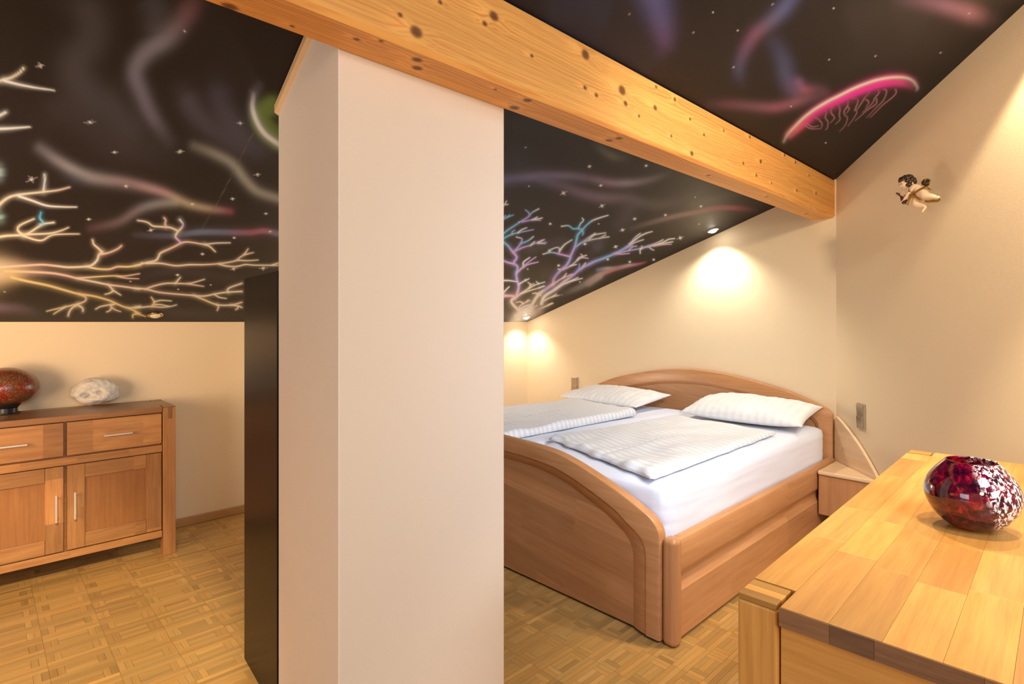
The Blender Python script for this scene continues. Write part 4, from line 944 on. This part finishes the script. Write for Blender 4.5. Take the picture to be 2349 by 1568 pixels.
# ------------------------------------------------------------------ wall switches
def wall_switch(pos, nrm, label):
    t = thing('wall_switch', label, 'switch', pos, math.atan2(nrm[1], nrm[0]) - math.pi / 2, 'champagne double switches')
    m = MB(); m.box((-.0405, .0005, -.076), (.0405, .010, .076)); m.build('frame', M['nickel'], t, bevel=.003)
    for z in (-.0355, .0355):
        m = MB(); m.add([(-.032, .0101, z - .034), (.032, .0101, z - .034), (.032, .0101, z + .034), (-.032, .0101, z + .034), (-.032, .0125, z - .034), (.032, .0125, z - .034), (.032, .0185, z + .034), (-.032, .0185, z + .034)],
                        [(0, 1, 2, 3), (4, 7, 6, 5), (0, 4, 5, 1), (1, 5, 6, 2), (2, 6, 7, 3), (3, 7, 4, 0)]); m.build('rocker', M['nickel'], t, bevel=.0015, fix=True)
wall_switch((XA, 3.385, .705), (-1, 0), 'champagne coloured double rocker switch on the wall left of the headboard')
p_ = B0 + BD * ((Vector((3.852, .969)) - B0).dot(BD)); wall_switch((p_.x, p_.y, .733), (BN.x, BN.y), 'champagne coloured double rocker switch on the slanted wall above the nightstand')

# ------------------------------------------------------------------ left sideboard
YF, YB, SX0, SX1, SH = 3.578, 3.936, -0.165, 0.808, 0.829
sb = thing('sideboard', 'oak sideboard with two doors and two drawers against the low left wall', 'sideboard', ((SX0 + SX1) / 2, (YF + YB) / 2, 0))
ox, oy = (SX0 + SX1) / 2, (YF + YB) / 2
def sbx(name, a, b, ax, mat, parent=sb, bev=.0025):
    m = MB(); m.box((a[0] - ox, a[1] - oy, a[2]), (b[0] - ox, b[1] - oy, b[2]), ax); return m.build(name, mat, parent, bevel=bev)
LW = .062
for x0 in (SX0, SX1 - LW):
    for y0 in (YF, YB - LW):
        lg = sbx('leg', (x0, y0, 0), (x0 + LW, y0 + LW, SH - .004), 'z', M['oak_plain'])
        if y0 == YF: sbx('tenon', (x0 + LW * .36, y0 - .0012, SH - .068), (x0 + LW * .70, y0 - .0002, SH - .005), 'z', M['oak_end'], lg, .0)
m = MB(); t0, t1 = SH - .030, SH
pol = [(SX0 + LW + .003, YF - .002), (SX1 - LW - .003, YF - .002), (SX1 - LW - .003, YF + LW + .003), (SX1, YF + LW + .003), (SX1, YB - LW - .003), (SX1 - LW - .003, YB - LW - .003), (SX1 - LW - .003, YB), (SX0 + LW + .003, YB), (SX0 + LW + .003, YB - LW - .003), (SX0, YB - LW - .003), (SX0, YF + LW + .003), (SX0 + LW + .003, YF + LW + .003)]
m.prism([(x - ox, y - oy) for x, y in pol], t0, t1, 'x'); m.build('top', M['oak_top'], sb, fix=True, bevel=.003)
for x0 in (SX0, SX1 - LW):
    for y0 in (YF, YB - LW): sbx('leg_cap', (x0 + .001, y0 + .001, SH - .0035), (x0 + LW - .001, y0 + LW - .001, SH), 'x', M['oak_top'], sb, .001)
xi0, xi1 = SX0 + LW + .003, SX1 - LW - .003; xm = (xi0 + xi1) / 2
sbx('carcass', (xi0 + .001, YF + .030, .135), (xi1 - .001, YB - .012, SH - .031), 'x', M['oak_panel'])
sbx('side_panel', (SX1 - .045, YF + LW + .002, .11), (SX1 - .02, YB - LW - .002, SH - .032), 'z', M['oak'])
sbx('side_panel', (SX0 + .02, YF + LW + .002, .11), (SX0 + .045, YB - LW - .002, SH - .032), 'z', M['oak'])
sbx('bottom_rail', (xi0, YF + .004, .106), (xi1, YF + .030, .143), 'x', M['oak'])
ZD0, ZD1 = .148, .575; ZM1 = .618; ZR0, ZR1 = .626, SH - .036
sbx('middle_rail', (xi0, YF + .004, ZD1 + .004), (xi1, YF + .0295, ZM1), 'x', M['oak'])
def handle(parent, c, ln, vert):
    m = MB(); a_ = (0, 0, ln / 2) if vert else (ln / 2, 0, 0)
    c = Vector((c[0] - ox, c[1] - oy, c[2])); m.tube(c - Vector(a_), c + Vector(a_), .0058, 12)
    for s in (-.38, .38): w = Vector(a_) * 2 * s; m.tube(c + w, c + w + Vector((0, .022, 0)), .004, 8)
    h_ = m.build('handle', M['steel'], parent, fix=True); smooth_by_angle(h_, 40)
for k, (x0, x1) in enumerate(((xi0, xm - .005), (xm + .005, xi1))):
    x0 += .002; x1 -= .002
    dr = sbx('drawer', (x0, YF + .006, ZR0), (x1, YF + .0285, ZR1), 'x', M['oak']); handle(dr, ((x0 + x1) / 2 + .004, YF - .018, (ZR0 + ZR1) / 2 - .002), .125, False)
    dw = .072
    door = sbx('door', (x0 + dw - .006, YF + .014, ZD0 + dw - .006), (x1 - dw + .006, YF + .026, ZD1 - dw + .006), 'z', M['oak_panel'])
    sbx('stile', (x0, YF + .006, ZD0), (x0 + dw, YF + .0285, ZD1), 'z', M['oak'], door); sbx('stile', (x1 - dw, YF + .006, ZD0), (x1, YF + .0285, ZD1), 'z', M['oak'], door)
    sbx('rail', (x0 + dw + .0005, YF + .006, ZD0), (x1 - dw - .0005, YF + .0285, ZD0 + dw), 'x', M['oak'], door); sbx('rail', (x0 + dw + .0005, YF + .006, ZD1 - dw), (x1 - dw - .0005, YF + .0285, ZD1), 'x', M['oak'], door)
    hx = x1 - .030 if k == 0 else x0 + .030
    handle(door, (hx, YF - .018, .372), .135, True)

# lamp with the speckled red glass egg
q = NT('speckled_glass'); co = q.n('ShaderNodeTexCoord').outputs['Object']
v = q.n('ShaderNodeTexVoronoi', {'Vector': co, 'Scale': 330.0}); a = q.noise(co, 22, 3); b = q.noise(co, 420, 2)
c = q.mix(q.ramp(a, [(.40, 0.), (.62, 1.)]), (0.19, 0.018, 0.008), (0.13, 0.055, 0.022))
c = q.mix(q.ramp(v.outputs['Color'], [(.70, 0.), (.82, 1.)]), c, (0.32, 0.15, 0.09)); c = q.mix(q.ramp(b, [(.60, 0.), (.72, 1.)]), c, (0.06, 0.012, 0.008))
q.set(Base_Color=c, Roughness=0.16); q.b.inputs['Coat Weight'].default_value = .2; q.bump(v.outputs['Distance'], .25, .002); M['egg'] = q.m
p_ = on_z(14, 948, SH)
lamp = thing('table_lamp', 'table lamp with speckled red glass egg shade on black base', 'lamp', (p_.x, p_.y, SH))
m = MB(); m.lathe([(.040, 0), (.057, .001), (.058, .004), (.056, .006), (.050, .006)], 40); m.build('base', M['blackplastic'], lamp, smooth=True, fix=True, bevel=.0)
m = MB(); m.lathe([(.046, .0062), (.046, .028), (.051, .036), (.060, .046), (.061, .050), (.058, .052)], 40); sk = m.build('shade_holder', M['blackplastic'], lamp, fix=True); smooth_by_angle(sk, 30)
egg = []
for k in range(25):
    t = -1.13 + (math.pi / 2 + 1.13) * k / 24; egg.append((max(.0008, .133 * math.cos(t) * (1 - .06 * math.sin(t))), .139 + .098 * math.sin(t)))
m = MB(); m.lathe(egg, 48); m.build('shade', M['egg'], lamp, smooth=True, fix=True)

# geode
q = NT('quartz_geode'); co = q.n('ShaderNodeTexCoord').outputs['Object']
a = q.noise(co, 40, 5, .65); cv = q.n('ShaderNodeAttribute', attribute_name='tint').outputs['Fac']; vo = q.n('ShaderNodeTexVoronoi', {'Vector': co, 'Scale': 160.0})
c = q.mix(a, (0.84, 0.80, 0.73), (0.52, 0.48, 0.42)); c = q.mix(cv, c, q.mix(vo.outputs['Distance'], (0.50, 0.48, 0.48), (0.22, 0.20, 0.21)))
q.set(Base_Color=c, Roughness=.6); q.bump(q.math('ADD', a, q.math('MULTIPLY', vo.outputs['Distance'], .5)), .7, .006); M['geode'] = q.m
p_ = on_z(216, 928, SH); b = bmesh.new(); bmesh.ops.create_icosphere(b, subdivisions=5, radius=1)
vd = Vector((p_.x, p_.y, 0)).normalized(); rt = Vector((vd.y, -vd.x, 0)); cav = []
for v in b.verts:
    c_ = v.co.copy(); r_, t_, z_ = c_.x, c_.y, c_.z           # r_ right, t_ away, z_ up (local view-neutral axes of the stone)
    k = 1 + .16 * N3(c_ + Vector((3, 1, 2)), 1.6) + .06 * N3(c_, 4) + .03 * N3(c_, 11)
    hole = 0
    if t_ < .2:
        wide = max(0, 1 - ((r_ + .05) / .72) ** 2 - ((z_ - .10) / .52) ** 2); k -= .22 * min(1, wide * 1.5) * (1 + .5 * N3(c_, 5))
        hole = max(0, 1 - ((r_ + .36) / .26) ** 2 - ((z_ + .14) / .30) ** 2, 1 - ((r_ - .38) / .15) ** 2 - ((z_ - .16) / .24) ** 2); hole = min(1, hole * 1.6) * (.7 + .8 * N3(c_ + Vector((9, 0, 0)), 5.2))
    hole = max(0, hole); k -= .14 * min(1, hole); k += .05 * hole * N3(c_, 14)
    right = max(0, r_); zz = z_ * (.080 + .018 * (.35 - abs(r_ - .15)))
    if z_ < 0: zz = z_ * .066
    v.co = Vector((r_ * .112 * k, t_ * .080 * k, zz * k)); v.co.z += v.co.x * -.06
    cav.append(min(1, hole * 1.1))
zm = min(v.co.z for v in b.verts)
for v in b.verts: v.co.z -= zm
me = bpy.data.meshes.new('geode'); b.to_mesh(me); b.free(); me.polygons.foreach_set('use_smooth', [True] * len(me.polygons)); me.materials.append(M['geode'])
ta = me.attributes.new('tint', 'FLOAT', 'POINT'); ta.data.foreach_set('value', np.array(cav, dtype=np.float32))
o = bpy.data.objects.new('geode', me); C.objects.link(o); o.location = (p_.x, p_.y - .0, SH + .0003); o.rotation_euler = (0, 0, R(-10) + math.atan2(rt.y, rt.x))
tag(o, 'white quartz geode with grey hollows lying on the left sideboard', 'stone')

# ------------------------------------------------------------------ right sideboard
RH = 0.83; RL, RD = 1.53, .50
rs = thing('sideboard', 'honey oak sideboard with glued stave top in the right foreground', 'sideboard', (0.956, 0.430, 0), R(1.4))
def rbx(name, a, b, ax, mat, parent=rs, bev=.003, seg=2):
    m = MB(); m.box(a, b, ax); return m.build(name, mat, parent, bevel=bev, seg=seg)
LX, LY, g = .072, .066, .004
for x0 in (0, RL - LX):
    for y0 in (-LY, -RD):
        lg = rbx('leg', (x0, y0, 0), (x0 + LX, y0 + LY, RH - .010), 'z', M['oak_bright'], bev=.005)
        for k, (c0, c1, tone) in enumerate(((0, .34, .62), (.34, .66, 1.12), (.66, 1, .72))):
            s_ = rbx('leg_cap', (x0 + .001 + (LX - .002) * c0, y0 + .001, RH - .0098), (x0 + .001 + (LX - .002) * c1, y0 + LY - .001, RH), 'y', M['oak_bright'], lg, .0012); s_.color = (tone, tone, tone * .95, 1)
# top made of glued staves
SWD = .0725; nrow = 7; row0 = 0.0
wy = RD / nrow; TT = .032
for r_ in range(nrow):
    y1 = -r_ * wy; y0 = y1 - wy; edge = r_ in (0, nrow - 1)
    xs0, xs1 = (LX + g, RL - LX - g) if edge else (-.0, RL)
    x = xs0 - (rnd.uniform(0, .2) if not edge else rnd.uniform(0, .12)); first = True
    while x < xs1 - .001:
        ln = rnd.uniform(.24, .46); a_, b_ = max(x, xs0), min(x + ln, xs1)
        if xs1 - b_ < .07: b_ = xs1
        if b_ - a_ > .02:
            s_ = rbx('stave', (a_, y0 + (.0 if not edge else (g if r_ == nrow - 1 else 0)), RH - TT), (b_, y1, RH), 'x', M['oak_bright'], bev=.0006, seg=1)
            t_ = min(1.25, max(.72, rnd.gauss(1.0, .13))); s_.color = (t_, t_ * rnd.uniform(.96, 1.02), t_ * rnd.uniform(.9, 1.05), 1)
        x = b_
# edge strip of end grain on the short side facing the camera
x_ = LY + g
yy = -LY - g
for ln, tone in ((.075, .95), (.06, .6), (.125, .8), (RD - 2 * LY - 2 * g - .26, .9)):
    s_ = rbx('end_grain', (-.0022, yy - ln + .0004, RH - TT + .0005), (-.0004, yy, RH - .0015), 'y', M['oak_end'], bev=.0, seg=1); s_.color = (tone, tone, tone, 1); yy -= ln
# short side facing the camera
rbx('apron', (.010, -RD + LY + .002, RH - TT - .135), (.036, -LY - .002, RH - TT - .002), 'y', M['oak_bright'], bev=.002)
rbx('end_panel', (.026, -RD + LY + .002, .12), (.040, -LY - .002, RH - TT - .137), 'z', M['oak_bright'], bev=.002)
rbx('end_panel', (RL - .040, -RD + LY + .002, .12), (RL - .020, -LY - .002, RH - TT - .002), 'z', M['oak_bright'], bev=.002)
rbx('back_panel', (LX + .002, -.045, .12), (RL - LX - .002, -.020, RH - TT - .002), 'x', M['oak'], bev=.002)
rbx('bottom', (.042, -RD + .03, .105), (RL - .042, -.047, .119), 'x', M['oak'], bev=.002)
for k in range(3):
    w_ = (RL - 2 * LX - .004) / 3; x0 = LX + .002 + k * w_
    dr = rbx('door', (x0 + .002, -RD + .004, .12), (x0 + w_ - .002, -RD + .026, RH - TT - .004), 'z', M['oak'], bev=.002)
    m = MB(); m.tube((x0 + w_ - .04, -RD - .018, .40), (x0 + w_ - .04, -RD - .018, .54), .006, 10)
    for z in (.42, .52): m.tube((x0 + w_ - .04, -RD - .018, z), (x0 + w_ - .04, -RD + .005, z), .004, 8)
    m.build('handle', M['steel'], dr, fix=True)

# ------------------------------------------------------------------ red glass vase
q = NT('red_art_glass'); co = q.n('ShaderNodeTexCoord').outputs['Object']
sp = q.n('ShaderNodeSeparateXYZ', {0: co})
n1 = q.noise(co, 48, 4, .65, .6); n2 = q.noise(q.scale(co, (1, 1, .55)), 165, 3, .6, .5); n3 = q.noise(co, 9, 2)
c = q.ramp(n1, [(.38, (0.025, 0.002, 0.012)), (.52, (0.16, 0.002, 0.030)), (.62, (0.46, 0.010, 0.035)), (.74, (0.85, 0.08, 0.05))])
sd = q.n('ShaderNodeVectorMath', {0: co, 1: (0.2, -0.95, 0.30)}, operation='DOT_PRODUCT').outputs['Value']
pm = q.ramp(q.math('ADD', sd, q.math('MULTIPLY', q.math('SUBTRACT', n3, .5), .04)), [(.034, 0.), (.050, 1.)])
pm2 = q.ramp(q.n('ShaderNodeVectorMath', {0: co, 1: (0.95, -0.28, 0.0)}, operation='DOT_PRODUCT').outputs['Value'], [(.062, 1.), (.085, 0.)])
wk = q.math('MULTIPLY', q.ramp(n2, [(.49, 0.), (.55, 1.)]), q.math('MULTIPLY', pm, pm2))
c = q.mix(wk, c, (0.92, 0.84, 0.80))
q.set(Base_Color=c, Roughness=0.04, IOR=1.5, Transmission_Weight=q.math('MULTIPLY', q.math('SUBTRACT', 1.0, wk), .55)); q.b.inputs['Coat Weight'].default_value = .5; q.b.inputs['Coat Roughness'].default_value = .02
M['vase'] = q.m
p_ = on_z(2229, 1209, RH)
outer = [(.002, .0), (.030, .0), (.042, .002), (.060, .010), (.080, .026), (.094, .045), (.1005, .063), (.0995, .080), (.092, .097), (.080, .112), (.067, .124), (.056, .133)]
inner = [(.052, .133), (.064, .121), (.077, .108), (.088, .094), (.0945, .079), (.0955, .063), (.089, .047), (.075, .030), (.055, .016), (.030, .009), (.002, .008)]
def spl(pr_): return [tuple(x) for x in catmull(pr_, 4)]
m = MB(); pr_ = spl(outer) + [(.055, .1347), (.053, .1347)] + spl(inner)
m.lathe([(r_ * .885, z_ * 1.13) for r_, z_ in pr_], 72)
o = m.build('vase', M['vase'], smooth=True, fix=True); o.location = (p_.x, p_.y, RH + .0004)
tag(o, 'round dark red glass vase with white speckles on the honey oak sideboard', 'vase')

# ------------------------------------------------------------------ carved cherub on the slanted wall
wp = on_b(2110, 440); w2 = Vector((wp.x, wp.y))
e_al = BD; view = w2.normalized(); rgt = Vector((view.y, -view.x))
ang = R(20); ex = (BD * math.cos(ang) - BN * math.sin(ang)).normalized()      # figure's own right axis: turned out of the wall
ey = Vector((-ex.y, ex.x)); ey = ey if ey.dot(-view) > 0 else -ey               # towards the viewer
dist = w2.length * 1.0; S = (w2.dot(view)) / (F / math.cos(math.atan2((2110 - CX), F))) / 11.2
S = (wp.x * SA + wp.y * CA) / F / 11.2; kx = .81 / abs(ex.dot(rgt)); kz = 1.0
pull = .095 / abs(BN.dot(view)); org = w2 - view * pull; kpl = 1 - pull / w2.length; S *= kpl; org_z = H + (wp.z - H) * kpl
cher = thing('cherub_figurine', 'small painted cherub figurine with gold sash playing a lute, hung on the slanted wall', 'figurine', (org.x, org.y, org_z))
def cq(x, y, d_=0.0):
    """design coordinates (drawn size) -> local metres; d_ towards the viewer in the same unit"""
    a_ = (x - 900) * S * kx; b_ = d_ * S; v = ex * a_ + ey * b_
    return Vector((v.x, v.y, -(y - 785) * S * kz))
def skin_tree(name, chains, mat, parent, sub=2):
    V = []; E = []; Rr = []; key = {}
    for ch in chains:
        prev = None
        for x, y, d_, r_ in ch:
            k = (x, y, d_)
            if k not in key: key[k] = len(V); V.append(cq(x, y, d_)); Rr.append(r_ * S)
            if prev is not None and prev != key[k]: E.append((prev, key[k]))
            prev = key[k]
    me = bpy.data.meshes.new(name); me.from_pydata(V, E, []); o = bpy.data.objects.new(name, me); C.objects.link(o); me.materials.append(mat)
    o.modifiers.new('skin', 'SKIN')
    if not me.skin_vertices: me.skin_vertices.new()
    for i, sv_ in enumerate(me.skin_vertices[0].data): sv_.radius = (Rr[i], Rr[i]); sv_.use_root = (i == 0)
    ms = o.modifiers.new('sub', 'SUBSURF'); ms.levels = sub; ms.render_levels = sub
    o.modifiers['skin'].use_smooth_shade = True
    o.parent = parent; return o
pel = (955, 835, 0, 125)
chains = [[pel, (900, 765, 5, 118), (835, 690, 10, 125), (770, 640, 15, 112), (700, 585, 20, 72)],
          [(770, 640, 15, 112), (745, 700, 95, 62), (690, 800, 120, 52), (655, 865, 120, 45), (600, 905, 125, 38), (560, 935, 120, 34)],
          [(770, 640, 15, 112), (690, 690, -60, 55), (610, 770, -70, 45), (540, 800, -10, 36), (490, 800, 30, 30)],
          [pel, (1040, 880, 60, 130), (1110, 940, 80, 112), (1165, 955, 80, 86), (1260, 985, 75, 74), (1350, 1025, 70, 50), (1400, 1050, 70, 44), (1440, 1020, 85, 34)],
          [pel, (880, 930, -10, 122), (800, 1040, 20, 118), (850, 1120, 10, 92), (950, 1150, 0, 72), (1045, 1195, 0, 46), (1030, 1235, 10, 40), (1005, 1290, 30, 26), (985, 1330, 40, 16)]]
skin_tree('body', chains, M['skin'], cher)
# head with face, turned down to the lute
hc = cq(590, 478, 30); hr = 172 * S
b = bmesh.new(); bmesh.ops.create_icosphere(b, subdivisions=4, radius=hr)
up = Vector((0, 0, 1)); fdir = (ey * 1.0 - ex * .55).to_3d() + Vector((0, 0, -.35)); fdir.normalize(); side = fdir.cross(up).normalized(); hup = side.cross(fdir).normalized()
for v in b.verts:
    c_ = v.co / hr; f_, s_, u_ = c_.dot(fdir), c_.dot(side), c_.dot(hup)
    k = 1.0
    k += .16 * math.exp(-((f_ - .97) / .12) ** 2 - (s_ / .13) ** 2 - ((u_ + .18) / .14) ** 2) if f_ > 0 else 0          # nose
    if f_ > 0:
        k += .05 * math.exp(-(s_ / .2) ** 2 - ((u_ + .75) / .18) ** 2)                                                     # chin
        for sg in (-1, 1):
            k += .05 * math.exp(-((s_ - sg * .45) / .22) ** 2 - ((u_ + .35) / .22) ** 2); k -= .05 * math.exp(-((s_ - sg * .33) / .14) ** 2 - ((u_ - .08) / .1) ** 2)
    v.co = v.co * k
me = bpy.data.meshes.new('head'); b.to_mesh(me); b.free(); me.polygons.foreach_set('use_smooth', [True] * len(me.polygons)); me.materials.append(M['skin'])
head = bpy.data.objects.new('head', me); C.objects.link(head); head.parent = cher; head.location = hc
def hp(s_, u_, k=1.0):
    f_ = math.sqrt(max(0, 1 - s_ * s_ - u_ * u_)); return (fdir * f_ + side * s_ + hup * u_) * hr * k
m = MB()
for sg in (-1, 1): m.ball(hp(sg * .33, .07, .96), hr * .085)
m.build('eye', M['eye'], head, smooth=True)
m = MB(); m.ball(hp(0, -.48, .99), (hr * .13, hr * .13, hr * .05)); m.build('mouth', M['lips'], head, smooth=True)
m = MB(); rr_ = random.Random(3)
for k in range(110):
    th, ph = rr_.uniform(0, 2 * math.pi), rr_.uniform(-.5, 1); c_ = Vector((math.cos(th) * math.sqrt(max(0, 1 - ph * ph)), math.sin(th) * math.sqrt(max(0, 1 - ph * ph)), ph))
    if c_.dot(fdir) > .42 and c_.dot(hup) < .62: continue
    if c_.dot(hup) < -.45: continue
    m.ball(c_ * hr * .98, hr * rr_.uniform(.26, .36), 10, 7)
m.build('hair', M['hair'], head, smooth=True)
m = MB()
for s_, u_ in ((-.35, .55), (-.05, .62), (.25, .58), (.5, .45), (-.6, .4)):
    m.ball(hp(s_, u_, 1.06), (hr * .14, hr * .14, hr * .06), 8, 6)
m.build('curl', M['gold'], head, smooth=True)
# wings: layered feathers
for sg, bx_ in ((1, 985), (-1, 930)):
    w_ = None
    for k in range(7):
        a_ = R(100 - k * 24) if sg > 0 else R(105 - k * 14); ln = 175 - abs(k - 3) * 14 if sg > 0 else 110
        bx0, by0 = bx_, 610
        tip = (bx0 + math.cos(a_) * ln, by0 - math.sin(a_) * ln * .95 - 10); sd_ = (-math.sin(a_) * 34, -math.cos(a_) * 34)
        m = MB(); vs = []
        for t, wdt in ((0, .35), (.35, .95), (.7, 1.0), (.92, .6), (1.0, .1)):
            px_, py_ = bx0 + (tip[0] - bx0) * t, by0 + (tip[1] - by0) * t
            for q_, d_ in ((-1, -38), (0, -22), (1, -38), (0, -52)):
                vs.append(cq(px_ + sd_[0] * q_ * wdt, py_ + sd_[1] * q_ * wdt, (d_ if q_ or d_ == -22 else -50) - (30 if sg < 0 else 0) + k * 4 - t * 10))
        fs = [(0, 1, 2, 3)[::-1], (16, 17, 18, 19)]
        for i in range(4):
            for j in range(4): fs.append((i * 4 + j, i * 4 + (j + 1) % 4, (i + 1) * 4 + (j + 1) % 4, (i + 1) * 4 + j))
        m.add(vs, fs)
        if w_ is None: w_ = m.build('wing', M['gold'] if k % 2 else M['hair'], cher, fix=True, smooth=True)
        else: m.build('feather', M['gold'] if k % 3 == 1 else M['hair'], w_, fix=True, smooth=True)
# gold sash in loose folds
def ribbon(name, pts, w, th, parent, mat=M['gold']):
    P = catmull(pts, 5); m = MB(); vs = []
    for i, p3 in enumerate(P):
        t = P[min(i + 1, len(P) - 1)] - P[max(i - 1, 0)]; nx_, ny_ = -t[1], t[0]; L = math.hypot(nx_, ny_) + 1e-6; nx_ /= L; ny_ /= L
        ww = w * (.55 + .45 * math.sin(math.pi * min(1, max(0.06, i / (len(P) - 1)))))
        for a_, d_ in ((-1, 0), (-.4, th), (.1, th * .3), (.55, th * 1.1), (1, 0), (0, -th)):
            vs.append(cq(p3[0] + nx_ * a_ * ww, p3[1] + ny_ * a_ * ww, p3[2] + d_))
    n_ = 6; fs = [tuple(range(n_))[::-1], tuple(range((len(P) - 1) * n_, len(P) * n_))]
    for i in range(len(P) - 1):
        for j in range(n_): fs.append((i * n_ + j, i * n_ + (j + 1) % n_, (i + 1) * n_ + (j + 1) % n_, (i + 1) * n_ + j))
    m.add(vs, fs); return m.build(name, mat, parent, smooth=True, fix=True)
sash = ribbon('sash', [(700, 845, 110), (790, 825, 140), (900, 795, 135), (1000, 760, 125), (1090, 725, 95), (1160, 735, 60), (1190, 800, 20)], 34, 30, cher)
ribbon('sash_end', [(640, 1075, 80), (680, 980, 110), (760, 895, 135), (850, 880, 130), (920, 935, 125), (1000, 1015, 110)], 42, 26, sash)
ribbon('sash_end', [(1050, 1050, 20), (1120, 1085, 20), (1220, 1090, 20), (1310, 1110, 40), (1390, 1120, 50), (1460, 1070, 60)], 36, 24, sash)
# lute
lute = None
m = MB(); vs = []
axp = [(440, 790), (475, 850), (510, 915), (560, 975), (620, 1005), (650, 1000)]
lw = [18, 42, 66, 78, 52, 14]
P = catmull([(x, y, w_) for (x, y), w_ in zip(axp, lw)], 4)
for x, y, w_ in P:
    for j in range(10):
        a_ = 2 * math.pi * j / 10; vs.append(cq(x + math.cos(a_) * w_ * .8, y - math.cos(a_) * w_ * .55, 70 + math.sin(a_) * w_ * (.35 if math.sin(a_) > 0 else .8)))
n_ = 10; fs = [tuple(range(n_))[::-1], tuple(range((len(P) - 1) * n_, len(P) * n_))]
for i in range(len(P) - 1):
    for j in range(n_): fs.append((i * n_ + j, i * n_ + (j + 1) % n_, (i + 1) * n_ + (j + 1) % n_, (i + 1) * n_ + j))
m.add(vs, fs); lute = m.build('lute', M['lute'], cher, smooth=True, fix=True)
m = MB(); m.tube(cq(350, 715, 75), cq(520, 850, 80), 17 * S, 8); m.tube(cq(335, 700, 75), cq(415, 735, 70), 24 * S, 8); m.build('neck', M['lute'], lute, fix=True)
m = MB()
for k, (hx_, hy_, d_) in enumerate(((560, 935, 120), (490, 800, 30))):
    for j in range(4): m.tube(cq(hx_ + (j - 1.5) * 16, hy_ - (j - 1.5) * 10, d_ + 20), cq(hx_ - 30 + (j - 1.5) * 16, hy_ + 28 - (j - 1.5) * 8, d_ + 5), 9 * S, 6, 7 * S)
m.build('fingers', M['skin'], cher, smooth=True, fix=True)
m = MB(); m.tube(cq(935, 330, -10), cq(940, 420, -10), 9 * S, 6); m.tube(cq(940, 400, -10), cq(985, 395, -60), 7 * S, 6); m.build('wall_hook', M['brass'], cher, fix=True)
